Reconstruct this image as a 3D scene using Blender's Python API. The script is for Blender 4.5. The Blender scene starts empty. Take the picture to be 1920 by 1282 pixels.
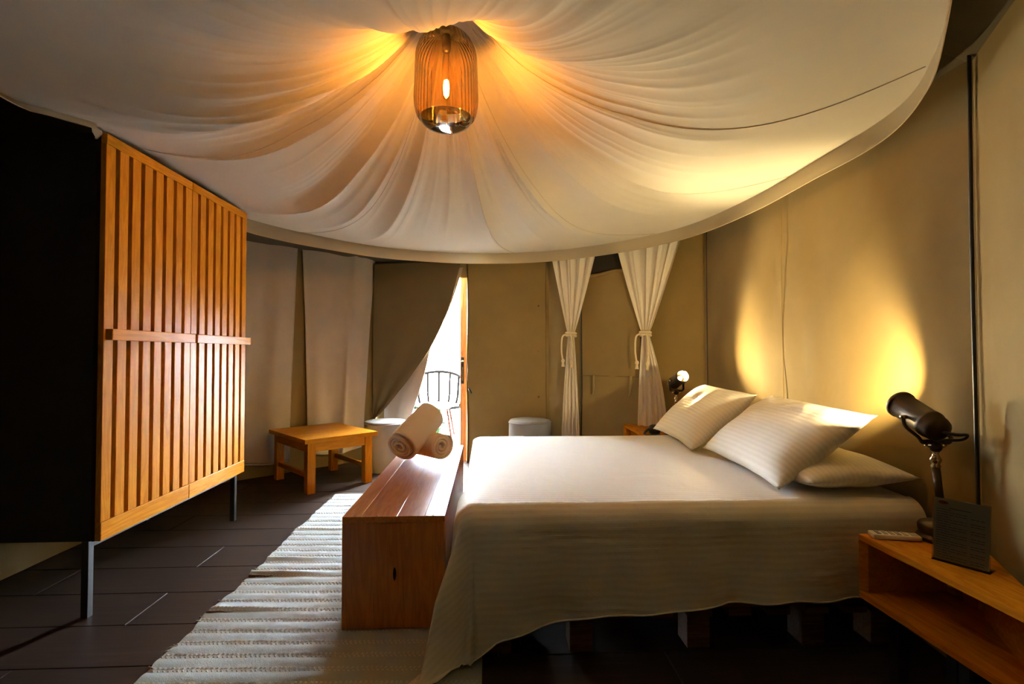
import bpy, bmesh, math, random
import numpy as np
from math import sin, cos, pi, radians, atan2, hypot, sqrt
from mathutils import Vector, Matrix

random.seed(7)
rng = np.random.default_rng(11)
scene = bpy.context.scene
COL = scene.collection

# ---------------------------------------------------------------- camera
cam_d = bpy.data.cameras.new('camera')
cam_d.sensor_width = 36.0
cam_d.lens = 950.0 / 1920.0 * 36.0
cam_d.clip_start = 0.02
cam = bpy.data.objects.new('camera', cam_d)
COL.objects.link(cam)
cam.location = (0, 0, 1.15)
cam.rotation_euler = (radians(91.2), 0, radians(-2.71))
scene.camera = cam

# ---------------------------------------------------------------- world (overcast daylight outside the tent)
world = bpy.data.worlds.new('world')
scene.world = world
world.use_nodes = True
wn = world.node_tree.nodes
wn['Background'].inputs[0].default_value = (0.80, 0.915, 1.0, 1)
wn['Background'].inputs[1].default_value = 132.0

# doorway portal: guides daylight sampling, gives off nothing itself
pl = bpy.data.lights.new('door_portal', 'AREA')
pl.shape = 'RECTANGLE'; pl.size = 1.12; pl.size_y = 2.15
pl.cycles.is_portal = True
po = bpy.data.objects.new('door_portal', pl)
COL.objects.link(po)
DOOR_DIR = Vector((1.84, -0.45, 0)).normalized()
po.location = (-0.70, 5.53, 1.06)
po.rotation_euler = Matrix((DOOR_DIR, Vector((0, 0, 1)), DOOR_DIR.cross(Vector((0, 0, 1))))).transposed().to_euler()

PENDANT_W = 620.0      # emission strengths of the three bulbs
BED_LAMP_W = 9500.0

scene.view_settings.view_transform = 'Standard'
scene.view_settings.look = 'None'
scene.view_settings.gamma = 1.0
scene.view_settings.use_curve_mapping = False
scene.view_settings.exposure = 1.22
scene.cycles.use_denoising = True
scene.cycles.max_bounces = 12
scene.cycles.diffuse_bounces = 7
scene.cycles.glossy_bounces = 5
scene.cycles.transparent_max_bounces = 24
scene.cycles.sample_clamp_indirect = 8.0
scene.cycles.caustics_reflective = False
scene.cycles.caustics_refractive = False

# ---------------------------------------------------------------- materials
MATS = {}
def new_mat(name):
    m = bpy.data.materials.new(name)
    m.use_nodes = True
    MATS[name] = m
    nt = m.node_tree
    return m, nt, nt.nodes['Principled BSDF']

def N(nt, t, **kw):
    n = nt.nodes.new(t)
    for k, v in kw.items():
        if k in n.inputs: n.inputs[k].default_value = v
        else: setattr(n, k, v)
    return n

def L(nt, a, b): nt.links.new(a, b)

def ramp(nt, fac, stops):
    r = nt.nodes.new('ShaderNodeValToRGB')
    el = r.color_ramp.elements
    while len(el) < len(stops): el.new(0.5)
    for e, (p, c) in zip(el, stops):
        e.position = p; e.color = (*c, 1)
    L(nt, fac, r.inputs[0])
    return r.outputs[0]

def bump(nt, height, strength, dist, normal=None):
    b = nt.nodes.new('ShaderNodeBump')
    b.inputs['Strength'].default_value = strength
    b.inputs['Distance'].default_value = dist
    L(nt, height, b.inputs['Height'])
    if normal: L(nt, normal, b.inputs['Normal'])
    return b.outputs[0]

def wood(name, c0, c1, axis=2, rough=0.35, coat=0.3, scale=1.0, spec=0.25):
    m, nt, p = new_mat(name)
    tc = N(nt, 'ShaderNodeTexCoord')
    oi = N(nt, 'ShaderNodeObjectInfo')
    mp = N(nt, 'ShaderNodeMapping')
    s = [9.0 * scale] * 3; s[axis] = 0.7 * scale
    mp.inputs['Scale'].default_value = s
    off = N(nt, 'ShaderNodeVectorMath', operation='SCALE')
    cv = N(nt, 'ShaderNodeCombineXYZ')
    for i in range(3): L(nt, oi.outputs['Random'], cv.inputs[i])
    L(nt, cv.outputs[0], off.inputs[0]); off.inputs['Scale'].default_value = 37.0
    ad = N(nt, 'ShaderNodeVectorMath', operation='ADD')
    L(nt, tc.outputs['Object'], ad.inputs[0]); L(nt, off.outputs[0], ad.inputs[1])
    L(nt, ad.outputs[0], mp.inputs['Vector'])
    n1 = N(nt, 'ShaderNodeTexNoise', Scale=1.6, Detail=4.0, Roughness=0.55, Distortion=1.2)
    L(nt, mp.outputs[0], n1.inputs['Vector'])
    ring = N(nt, 'ShaderNodeMath', operation='MULTIPLY'); ring.inputs[1].default_value = 7.0
    L(nt, n1.outputs['Fac'], ring.inputs[0])
    fr = N(nt, 'ShaderNodeMath', operation='PINGPONG'); fr.inputs[1].default_value = 0.5
    L(nt, ring.outputs[0], fr.inputs[0])
    n2 = N(nt, 'ShaderNodeTexNoise', Scale=14.0, Detail=3.0, Roughness=0.6)
    L(nt, mp.outputs[0], n2.inputs['Vector'])
    mix = N(nt, 'ShaderNodeMath', operation='MULTIPLY_ADD')
    L(nt, fr.outputs[0], mix.inputs[0]); mix.inputs[1].default_value = 1.1
    h = N(nt, 'ShaderNodeMath', operation='MULTIPLY'); h.inputs[1].default_value = 0.5
    L(nt, n2.outputs['Fac'], h.inputs[0]); L(nt, h.outputs[0], mix.inputs[2])
    # every board has its own tone
    tn = N(nt, 'ShaderNodeMath', operation='MULTIPLY_ADD')
    L(nt, oi.outputs['Random'], tn.inputs[0]); tn.inputs[1].default_value = 0.30; tn.inputs[2].default_value = -0.15
    ad2 = N(nt, 'ShaderNodeMath', operation='ADD')
    L(nt, mix.outputs[0], ad2.inputs[0]); L(nt, tn.outputs[0], ad2.inputs[1])
    mid = tuple((a + b) / 2 for a, b in zip(c0, c1))
    c = ramp(nt, ad2.outputs[0], [(0.1, c1), (0.5, mid), (0.95, c0)])
    L(nt, c, p.inputs['Base Color'])
    p.inputs['Roughness'].default_value = rough
    p.inputs['Coat Weight'].default_value = coat
    p.inputs['Coat Roughness'].default_value = 0.22
    p.inputs['Specular IOR Level'].default_value = spec
    L(nt, bump(nt, ad2.outputs[0], 0.12, 0.002), p.inputs['Normal'])
    return m

def fabric(name, col, rough=0.85, weave=900.0, wst=0.15, mott=0.06, translucent=0.0, tcol=None, wr=0.0, wr_scale=6.0):
    m, nt, p = new_mat(name)
    tc = N(nt, 'ShaderNodeTexCoord')
    nz = N(nt, 'ShaderNodeTexNoise', Scale=3.0, Detail=5.0, Roughness=0.6)
    L(nt, tc.outputs['Object'], nz.inputs['Vector'])
    lo = tuple(max(0, c * (1 - mott * 2)) for c in col); hi = tuple(min(1, c * (1 + mott)) for c in col)
    c = ramp(nt, nz.outputs['Fac'], [(0.3, lo), (0.7, hi)])
    L(nt, c, p.inputs['Base Color'])
    p.inputs['Roughness'].default_value = rough
    p.inputs['Specular IOR Level'].default_value = 0.2
    p.inputs['Sheen Weight'].default_value = 0.1
    nw = N(nt, 'ShaderNodeTexNoise', Scale=weave, Detail=1.0)
    L(nt, tc.outputs['Object'], nw.inputs['Vector'])
    nrm = bump(nt, nw.outputs['Fac'], wst, 0.0012)
    if wr:
        n3 = N(nt, 'ShaderNodeTexNoise', Scale=wr_scale, Detail=3.0, Roughness=0.5, Distortion=0.6)
        L(nt, tc.outputs['Object'], n3.inputs['Vector'])
        nrm = bump(nt, n3.outputs['Fac'], wr, 0.03, nrm)
    L(nt, nrm, p.inputs['Normal'])
    if translucent:
        tr = N(nt, 'ShaderNodeBsdfTranslucent')
        tr.inputs['Color'].default_value = (*(tcol or col), 1)
        mx = N(nt, 'ShaderNodeMixShader'); mx.inputs[0].default_value = translucent
        L(nt, p.outputs[0], mx.inputs[1]); L(nt, tr.outputs[0], mx.inputs[2])
        L(nt, mx.outputs[0], nt.nodes['Material Output'].inputs[0])
    return m

def plain(name, col, rough=0.5, metal=0.0, coat=0.0, spec=0.5, noise=0.0):
    m, nt, p = new_mat(name)
    p.inputs['Base Color'].default_value = (*col, 1)
    p.inputs['Roughness'].default_value = rough
    p.inputs['Metallic'].default_value = metal
    p.inputs['Coat Weight'].default_value = coat
    p.inputs['Specular IOR Level'].default_value = spec
    tc = N(nt, 'ShaderNodeTexCoord')
    nz = N(nt, 'ShaderNodeTexNoise', Scale=40.0, Detail=3.0)
    L(nt, tc.outputs['Object'], nz.inputs['Vector'])
    r = N(nt, 'ShaderNodeMapRange')
    r.inputs['To Min'].default_value = max(0.02, rough - 0.06); r.inputs['To Max'].default_value = min(1, rough + 0.06)
    L(nt, nz.outputs['Fac'], r.inputs['Value']); L(nt, r.outputs[0], p.inputs['Roughness'])
    return m

def emit(name, col, strength):
    m, nt, p = new_mat(name)
    p.inputs['Base Color'].default_value = (*col, 1)
    p.inputs['Emission Color'].default_value = (*col, 1)
    p.inputs['Emission Strength'].default_value = strength
    return m

def tinted_glass(name, tint, rough=0.03, ior=1.5, extra=0.0):
    m, nt, p = new_mat(name)
    tr = N(nt, 'ShaderNodeBsdfTransparent'); tr.inputs[0].default_value = (*tint, 1)
    gl = N(nt, 'ShaderNodeBsdfGlossy'); gl.inputs['Roughness'].default_value = rough
    fr = N(nt, 'ShaderNodeFresnel'); fr.inputs[0].default_value = ior
    ad = N(nt, 'ShaderNodeMath', operation='ADD', use_clamp=True); ad.inputs[1].default_value = extra
    L(nt, fr.outputs[0], ad.inputs[0])
    mx = N(nt, 'ShaderNodeMixShader')
    L(nt, ad.outputs[0], mx.inputs[0]); L(nt, tr.outputs[0], mx.inputs[1]); L(nt, gl.outputs[0], mx.inputs[2])
    L(nt, mx.outputs[0], nt.nodes['Material Output'].inputs[0])
    return m

def striped_linen(name, col, period, axis='v'):
    """white cotton with woven satin stripes; uv in metres"""
    m, nt, p = new_mat(name)
    uv = N(nt, 'ShaderNodeUVMap')
    sp = N(nt, 'ShaderNodeSeparateXYZ'); L(nt, uv.outputs[0], sp.inputs[0])
    ml = N(nt, 'ShaderNodeMath', operation='MULTIPLY'); ml.inputs[1].default_value = 2 * pi / period
    L(nt, sp.outputs[1 if axis == 'v' else 0], ml.inputs[0])
    sn = N(nt, 'ShaderNodeMath', operation='SINE'); L(nt, ml.outputs[0], sn.inputs[0])
    mr = N(nt, 'ShaderNodeMapRange'); mr.inputs['From Min'].default_value = -0.35; mr.inputs['From Max'].default_value = 0.35
    L(nt, sn.outputs[0], mr.inputs['Value'])
    c = ramp(nt, mr.outputs[0], [(0.0, tuple(x * 0.945 for x in col)), (1.0, col)])
    L(nt, c, p.inputs['Base Color'])
    rr = N(nt, 'ShaderNodeMapRange'); rr.inputs['To Min'].default_value = 0.8; rr.inputs['To Max'].default_value = 0.6
    L(nt, mr.outputs[0], rr.inputs['Value']); L(nt, rr.outputs[0], p.inputs['Roughness'])
    p.inputs['Specular IOR Level'].default_value = 0.15
    tc = N(nt, 'ShaderNodeTexCoord')
    n3 = N(nt, 'ShaderNodeTexNoise', Scale=5.0, Detail=4.0, Roughness=0.5, Distortion=0.8)
    L(nt, tc.outputs['Object'], n3.inputs['Vector'])
    b1 = bump(nt, mr.outputs[0], 0.25, 0.0015)
    L(nt, bump(nt, n3.outputs['Fac'], 0.22, 0.03, b1), p.inputs['Normal'])
    return m

M_PINE = wood('honey_pine', (0.37, 0.125, 0.007), (0.55, 0.215, 0.014), axis=2, rough=0.27, coat=0.0, spec=0.022)
M_PINE_Y = wood('honey_pine_lengthwise', (0.37, 0.125, 0.007), (0.55, 0.215, 0.014), axis=1, rough=0.27, coat=0.0, spec=0.022)
M_PINE_X = wood('honey_pine_across', (0.36, 0.13, 0.009), (0.54, 0.22, 0.018), axis=0, rough=0.28, coat=0.0, spec=0.02)
M_BENCH_Z = wood('red_pine_upright', (0.34, 0.095, 0.010), (0.50, 0.155, 0.020), axis=2, rough=0.30, coat=0.35, scale=0.8)
M_BENCH_Y = wood('red_pine_lengthwise', (0.36, 0.105, 0.012), (0.54, 0.19, 0.026), axis=1, rough=0.24, coat=0.15, scale=0.8)
M_PALLET = wood('dark_pallet_wood', (0.06, 0.024, 0.009), (0.16, 0.07, 0.026), axis=0, rough=0.6, coat=0.0)
M_DOORWOOD = wood('door_wood', (0.24, 0.085, 0.025), (0.45, 0.19, 0.07), axis=2, rough=0.35, coat=0.2)
M_BLACK = plain('black_panel', (0.008, 0.008, 0.008), 0.6, spec=0.2)
M_DARKWOOD = plain('dark_brown_backing', (0.014, 0.005, 0.003), 0.6, spec=0.1)
M_BLACKMETAL = plain('black_metal', (0.012, 0.012, 0.013), 0.4, metal=0.2)
M_CANVAS = fabric('khaki_canvas', (0.205, 0.138, 0.042), rough=0.8, weave=1200, wst=0.2, mott=0.05, wr=0.25, wr_scale=2.2)
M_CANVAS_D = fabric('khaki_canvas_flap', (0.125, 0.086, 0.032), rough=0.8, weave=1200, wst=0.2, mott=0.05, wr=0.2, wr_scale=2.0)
M_ROOF = fabric('roof_canvas', (0.07, 0.055, 0.03), rough=0.9, mott=0.08)
M_CANOPY = fabric('ivory_muslin', (0.73, 0.685, 0.61), rough=0.9, weave=1500, wst=0.2, mott=0.02, translucent=0.12, tcol=(0.8, 0.7, 0.55), wr=0.14, wr_scale=5.0)
M_VALANCE = fabric('sheer_muslin', (0.74, 0.66, 0.52), rough=0.9, weave=1500, wst=0.2, mott=0.02, translucent=0.45, tcol=(0.85, 0.72, 0.5))
M_SEAM = fabric('seam_thread', (0.62, 0.55, 0.44), rough=0.9)
M_SHEER = fabric('white_voile', (0.92, 0.90, 0.86), rough=0.9, weave=1500, wst=0.15, mott=0.02, translucent=0.3, tcol=(0.85, 0.8, 0.72))
M_LINER = fabric('pale_cotton_drape', (0.52, 0.475, 0.42), rough=0.9, weave=1300, wst=0.2, mott=0.05, wr=0.2, wr_scale=3.0)
M_OUTER = fabric('pale_outer_flap', (0.40, 0.32, 0.24), rough=0.9, translucent=0.002, tcol=(0.7, 0.5, 0.36))
M_STRAP = fabric('khaki_webbing', (0.27, 0.20, 0.085), rough=0.9)
M_ROPE = fabric('cotton_rope', (0.70, 0.60, 0.42), rough=0.9, weave=300, wst=0.8)
M_BEDSPREAD = striped_linen('striped_bedspread', (0.80, 0.78, 0.73), 0.026)
M_PILLOW = striped_linen('striped_pillowcase', (0.83, 0.81, 0.77), 0.022)
M_MATTRESS = fabric('mattress_ticking', (0.55, 0.5, 0.42))
M_TOWEL = fabric('terry_towel', (0.86, 0.79, 0.70), rough=0.95, weave=420, wst=0.9, mott=0.03)
M_POUF = fabric('grey_pouf_cloth', (0.27, 0.285, 0.31), rough=0.9, weave=600, wst=0.4, mott=0.08, wr=0.15, wr_scale=8)
M_RUG = fabric('rag_rug_cotton', (0.33, 0.37, 0.37), rough=0.95, weave=260, wst=0.9, mott=0.10)
M_RUG_S = fabric('rug_stitch_cotton', (0.50, 0.49, 0.43), rough=0.95, weave=300, wst=0.6, mott=0.12)
M_RUG_B = fabric('rug_brown_weft', (0.10, 0.06, 0.04), rough=0.95)
M_BRONZE = plain('aged_bronze', (0.050, 0.034, 0.021), 0.42, metal=0.85)
M_BRASS = plain('worn_brass', (0.45, 0.36, 0.22), 0.22, metal=1.0)
M_STEEL = plain('steel', (0.55, 0.54, 0.52), 0.3, metal=1.0)
M_RUBBER = plain('black_rubber', (0.012, 0.012, 0.012), 0.45)
M_PLASTIC = plain('white_plastic', (0.72, 0.70, 0.66), 0.4)
M_KEY = plain('grey_rubber_key', (0.35, 0.36, 0.38), 0.6)
M_PAPER = fabric('printed_card', (0.92, 0.90, 0.86), rough=0.6, mott=0.01, translucent=0.1, tcol=(0.85, 0.8, 0.7))
M_INK = plain('grey_ink', (0.16, 0.15, 0.14), 0.7)
M_REDINK = plain('red_ink', (0.45, 0.09, 0.05), 0.7)
M_ACRYL = tinted_glass('clear_acrylic', (0.95, 0.95, 0.95), 0.05)
M_AMBER = tinted_glass('smoked_amber_glass', (0.87, 0.65, 0.33), 0.05, 1.45)
M_AMBER_D = tinted_glass('smoked_amber_base', (0.13, 0.075, 0.02), 0.05, 1.5, 0.22)
M_CLEAR = tinted_glass('bulb_glass', (0.97, 0.94, 0.88), 0.02, 1.3)
M_FILAMENT = emit('pendant_filament', (1.0, 0.49, 0.11), PENDANT_W)
M_LAMPBULB = emit('lamp_bulb_glow', (1.0, 0.75, 0.34), BED_LAMP_W)
M_GROUND = plain('pale_terrace', (0.80, 0.78, 0.74), 0.8)
M_LEAF = plain('leaf_green', (0.004, 0.012, 0.002), 0.8, spec=0.02)
M_WIRE = plain('black_wire', (0.0022, 0.0018, 0.0016), 0.9, spec=0.01)
M_TERRA = plain('dark_timber', (0.014, 0.004, 0.002), 0.8, spec=0.02)
M_DARKNET = fabric('dark_net', (0.03, 0.022, 0.013), rough=0.9)
M_GROUT = plain('pale_grout', (0.16, 0.135, 0.115), 0.8)

def plank_tile():
    m, nt, p = new_mat('dark_wood_tile')
    tc = N(nt, 'ShaderNodeTexCoord'); oi = N(nt, 'ShaderNodeObjectInfo')
    cv = N(nt, 'ShaderNodeCombineXYZ')
    for i in range(3): L(nt, oi.outputs['Random'], cv.inputs[i])
    sc = N(nt, 'ShaderNodeVectorMath', operation='SCALE'); sc.inputs['Scale'].default_value = 53.0
    L(nt, cv.outputs[0], sc.inputs[0])
    ad = N(nt, 'ShaderNodeVectorMath', operation='ADD')
    L(nt, tc.outputs['Object'], ad.inputs[0]); L(nt, sc.outputs[0], ad.inputs[1])
    mp = N(nt, 'ShaderNodeMapping'); mp.inputs['Scale'].default_value = (1.2, 16, 4)
    L(nt, ad.outputs[0], mp.inputs['Vector'])
    nz = N(nt, 'ShaderNodeTexNoise', Scale=2.2, Detail=6.0, Roughness=0.65, Distortion=0.6)
    L(nt, mp.outputs[0], nz.inputs['Vector'])
    c = ramp(nt, nz.outputs['Fac'], [(0.28, (0.014, 0.0075, 0.005)), (0.55, (0.028, 0.016, 0.011)), (0.8, (0.055, 0.034, 0.024))])
    L(nt, c, p.inputs['Base Color'])
    mr = N(nt, 'ShaderNodeMapRange'); mr.inputs['To Min'].default_value = 0.36; mr.inputs['To Max'].default_value = 0.55
    L(nt, nz.outputs['Fac'], mr.inputs['Value']); L(nt, mr.outputs[0], p.inputs['Roughness'])
    p.inputs['Specular IOR Level'].default_value = 0.12
    L(nt, bump(nt, nz.outputs['Fac'], 0.25, 0.002), p.inputs['Normal'])
    return m
M_TILE = plank_tile()

# ---------------------------------------------------------------- geometry helpers
def tag(o, label=None, cat=None, group=None, kind=None):
    if label: o['label'] = label
    if cat: o['category'] = cat
    if group: o['group'] = group
    if kind: o['kind'] = kind
    return o

def thing(name, label, cat, loc=(0, 0, 0), rotz=0.0, group=None):
    o = bpy.data.objects.new(name, None)
    o.empty_display_size = 0.1
    COL.objects.link(o)
    o.location = loc; o.rotation_euler = (0, 0, rotz)
    return tag(o, label, cat, group)

def link(name, me, mat, parent=None, smooth=True):
    if mat and not me.materials: me.materials.append(mat)
    if smooth:
        me.polygons.foreach_set('use_smooth', [True] * len(me.polygons))
    o = bpy.data.objects.new(name, me)
    COL.objects.link(o)
    if parent: o.parent = parent
    return o

def mesh(name, verts, faces, mat, parent=None, smooth=True, uv=None):
    me = bpy.data.meshes.new(name)
    me.from_pydata([tuple(map(float, v)) for v in verts], [], faces)
    if uv is not None:
        lay = me.uv_layers.new(name='UVMap')
        li = np.zeros(len(me.loops), dtype=np.int32); me.loops.foreach_get('vertex_index', li)
        lay.data.foreach_set('uv', np.asarray(uv, dtype=np.float32)[li].ravel())
    me.update()
    return link(name, me, mat, parent, smooth)

def grid_faces(nu, nv, wrap_u=False, wrap_v=False, off=0):
    f = []
    for i in range(nu if wrap_u else nu - 1):
        for j in range(nv if wrap_v else nv - 1):
            a = i * nv + j; b = ((i + 1) % nu) * nv + j
            c = ((i + 1) % nu) * nv + (j + 1) % nv; d = i * nv + (j + 1) % nv
            f.append((off + a, off + b, off + c, off + d))
    return f

def surf(name, P, mat, parent=None, uv=None, wrap_u=False, solid=0.0, flip=False):
    """P: array (nu, nv, 3)"""
    nu, nv = P.shape[:2]
    f = grid_faces(nu, nv, wrap_u)
    if flip: f = [tuple(reversed(q)) for q in f]
    o = mesh(name, P.reshape(-1, 3), f, mat, parent, True, None if uv is None else uv.reshape(-1, 2))
    if solid:
        md = o.modifiers.new('thickness', 'SOLIDIFY'); md.thickness = solid; md.offset = 0
    return o

def box_me(name, size, bevel=0.004, seg=2):
    bm = bmesh.new()
    bmesh.ops.create_cube(bm, size=1.0)
    bmesh.ops.scale(bm, vec=size, verts=bm.verts)
    if bevel:
        bmesh.ops.bevel(bm, geom=bm.edges[:], offset=min(bevel, min(size) * 0.45), segments=seg, affect='EDGES', profile=0.6)
    me = bpy.data.meshes.new(name); bm.to_mesh(me); bm.free()
    return me

def box(name, lo, hi, mat, parent=None, bevel=0.004, rot=None):
    size = [abs(b - a) for a, b in zip(lo, hi)]
    o = link(name, box_me(name, size, bevel), mat, parent, smooth=False)
    o.location = [(a + b) / 2 for a, b in zip(lo, hi)]
    if rot: o.rotation_euler = rot
    return o

def prism(name, pts, z0, z1, mat, parent=None, bevel=0.003):
    bm = bmesh.new()
    vs = [bm.verts.new((x, y, z0)) for x, y in pts]
    f = bm.faces.new(vs)
    r = bmesh.ops.extrude_face_region(bm, geom=[f])
    bmesh.ops.translate(bm, vec=(0, 0, z1 - z0), verts=[v for v in r['geom'] if isinstance(v, bmesh.types.BMVert)])
    bmesh.ops.recalc_face_normals(bm, faces=bm.faces)
    if bevel: bmesh.ops.bevel(bm, geom=bm.edges[:], offset=bevel, segments=2, affect='EDGES')
    me = bpy.data.meshes.new(name); bm.to_mesh(me); bm.free()
    return link(name, me, mat, parent, smooth=False)

def frames(path, closed=False):
    P = np.asarray(path, float); n = len(P)
    T = np.zeros_like(P)
    for i in range(n):
        a = P[(i - 1) % n] if (closed or i > 0) else P[i]
        b = P[(i + 1) % n] if (closed or i < n - 1) else P[i]
        d = b - a; T[i] = d / (np.linalg.norm(d) + 1e-12)
    u = np.cross(T[0], (0, 0, 1.0))
    if np.linalg.norm(u) < 1e-3: u = np.cross(T[0], (1.0, 0, 0))
    u /= np.linalg.norm(u)
    U = [u]
    for i in range(1, n):
        u = U[-1] - T[i] * np.dot(U[-1], T[i]); u /= np.linalg.norm(u) + 1e-12; U.append(u)
    U = np.array(U); V = np.cross(T, U)
    return P, T, U, V

def tube_data(path, r, seg=10, closed=False, flat=1.0):
    P, T, U, V = frames(path, closed)
    n = len(P); r = np.broadcast_to(np.asarray(r, float), (n,))
    a = np.linspace(0, 2 * pi, seg, endpoint=False)
    X = P[:, None, :] + r[:, None, None] * (np.cos(a)[None, :, None] * U[:, None, :] + flat * np.sin(a)[None, :, None] * V[:, None, :])
    f = []
    for i in range(n if closed else n - 1):
        for j in range(seg):
            k = (j + 1) % seg; i2 = (i + 1) % n
            f.append((i * seg + j, i * seg + k, i2 * seg + k, i2 * seg + j))
    if not closed:
        f.append(tuple(range(seg - 1, -1, -1))); f.append(tuple((n - 1) * seg + j for j in range(seg)))
    return X.reshape(-1, 3), f

def tube(name, path, r, mat, parent=None, seg=10, closed=False, flat=1.0, smooth=True):
    v, f = tube_data(path, r, seg, closed, flat)
    return mesh(name, v, f, mat, parent, smooth)

def join(name, parts, mat, parent=None, smooth=True):
    V, F = [], []
    for v, f in parts:
        o = len(V); V.extend(list(map(tuple, v))); F.extend([tuple(i + o for i in q) for q in f])
    return mesh(name, V, F, mat, parent, smooth)

def lathe(name, prof, mat, parent=None, seg=40, M=None, rib=None):
    """prof: list of (r, z)"""
    prof = np.asarray(prof, float)
    a = np.linspace(0, 2 * pi, seg, endpoint=False)
    V = []
    for r, z in prof:
        rr = np.full(seg, r)
        if rib is not None: rr = rr + rib(a, r, z)
        for k in range(seg): V.append((rr[k] * cos(a[k]), rr[k] * sin(a[k]), z))
    n = len(prof); F = []
    for i in range(n - 1):
        for j in range(seg):
            k = (j + 1) % seg
            F.append((i * seg + j, i * seg + k, (i + 1) * seg + k, (i + 1) * seg + j))
    V = np.array(V)
    if M is not None: V = V @ np.array(M.to_3x3()).T + np.array(M.translation)
    return mesh(name, V, F, mat, parent, True)

def spline(pts, n, closed=False):
    P = np.asarray(pts, float); m = len(P); out = []
    segs = m if closed else m - 1
    for t in np.linspace(0, segs, n, endpoint=not closed):
        i = min(int(t), segs - 1); u = t - i
        g = lambda k: P[k % m] if closed else P[min(max(k, 0), m - 1)]
        p0, p1, p2, p3 = g(i - 1), g(i), g(i + 1), g(i + 2)
        out.append(0.5 * ((2 * p1) + (-p0 + p2) * u + (2 * p0 - 5 * p1 + 4 * p2 - p3) * u * u + (-p0 + 3 * p1 - 3 * p2 + p3) * u ** 3))
    return np.array(out)

def smoothstep(a, b, x):
    t = np.clip((x - a) / (b - a), 0, 1); return t * t * (3 - 2 * t)

def noise1(x, seed, period=None):
    """smooth value noise on an array"""
    r = np.random.default_rng(seed); T = r.uniform(-1, 1, 1024)
    i = np.floor(x).astype(int); f = x - i; f = f * f * (3 - 2 * f)
    per = period or 1024
    return T[i % per] * (1 - f) + T[(i + 1) % per] * f

def noise2(x, y, seed):
    r = np.random.default_rng(seed); T = r.uniform(-1, 1, (256, 256))
    i = np.floor(x).astype(int); j = np.floor(y).astype(int); f = x - i; g = y - j
    f = f * f * (3 - 2 * f); g = g * g * (3 - 2 * g)
    a = T[i % 256, j % 256]; b = T[(i + 1) % 256, j % 256]; c = T[i % 256, (j + 1) % 256]; d = T[(i + 1) % 256, (j + 1) % 256]
    return (a * (1 - f) + b * f) * (1 - g) + (c * (1 - f) + d * f) * g

# ================================================================ STRUCTURE
# ---- floor: grout bed with wood-look tiles
fl = box('floor', (-3.2, -3.6, -0.06), (2.6, 5.75, -0.004), M_GROUT, bevel=0)
tag(fl, 'dark wood-look plank tile floor', kind='structure')
ROW, PL = 0.292, 1.20
row_off = {}
tile_mes = {}
y = -1.49
r = 0
base_y = 1.947   # a joint seen in front of the wardrobe
k0 = int(math.floor((-0.2 - base_y) / ROW))
OFFS = {0: -1.16, 1: -1.53, 2: -0.95, 3: -1.56, 4: -1.20, -1: -1.72}
for k in range(k0, 13):
    y0 = base_y + k * ROW; y1 = y0 + ROW
    if y0 > 5.7: break
    y1 = min(y1, 5.72)
    x0 = OFFS.get(k, -1.2 - 0.43 * ((k * 7) % 3))
    while x0 > -3.1: x0 -= PL
    x = x0
    while x < 2.5:
        a, b = max(x, -3.1), min(x + PL, 2.5)
        if b - a > 0.05:
            key = (round(b - a, 3), round(y1 - y0, 3))
            if key not in tile_mes:
                tile_mes[key] = box_me('plank_tile', (key[0] - 0.004, key[1] - 0.004, 0.02), 0.0012, 1)
            o = link('plank_tile', tile_mes[key], M_TILE, fl, smooth=False)
            # the floor mesh has its origin at its centre
            o.location = Vector(((a + b) / 2, (y0 + y1) / 2, -0.010)) - fl.location
        x += PL

# ---- tent wall polygon
L1, L2, L3 = (-2.45, 1.5), (-2.45, 4.5), (-1.22, 5.6)
R3, R2, R1, R0 = (0.62, 5.15), (1.83, 4.2), (1.72, 1.70), (1.15, 0.72)
F0, F1, L0 = (1.15, -3.2), (-2.3, -3.2), (-2.4, 0.0)
WALL_H = 2.42

def wall_surface(A, B, z0, z1, s0=0.0, s1=1.0, seed=0, amp=0.012, nu=70, nv=60, off=0.0, inward=None):
    A = np.array(A); B = np.array(B); d = B - A; ln = np.linalg.norm(d); d = d / ln
    n = np.array([d[1], -d[0]])      # towards the room when walls are listed clockwise (seen from above)
    s = np.linspace(s0, s1, nu); z = np.linspace(z0, z1, nv)
    S, Z = np.meshgrid(s, z, indexing='ij')
    X = S * ln
    w = noise1(X * 2.3 + 0.4 * noise2(X * 2, Z * 1.5, seed + 3), seed) * 0.8 + 0.5 * noise2(X * 3.1 + Z * 1.4, Z * 1.3 - X, seed + 1) + 0.25 * noise2(X * 7, Z * 2.5, seed + 2)
    pin = np.minimum(1, np.minimum(S, 1 - S) * ln / 0.10)
    D = off + amp * w * pin * (1 - 0.75 * smoothstep(1.6, 2.0, Z))
    P = np.stack([A[0] + d[0] * X + n[0] * D, A[1] + d[1] * X + n[1] * D, Z], -1)
    return P

def struct_wall(name, A, B, seed, amp=0.012, label=None, z1=WALL_H):
    o = surf(name, wall_surface(A, B, -0.02, z1, seed=seed, amp=amp), M_CANVAS)
    tag(o, label, kind='structure')
    return o

def wall_pt(A, B, s, z, off=0.0):
    A = np.array(A, float); B = np.array(B, float); d = (B - A) / np.linalg.norm(B - A); n = np.array([d[1], -d[0]])
    p = A + (B - A) * s + n * off
    return np.array([p[0], p[1], z])

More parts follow.
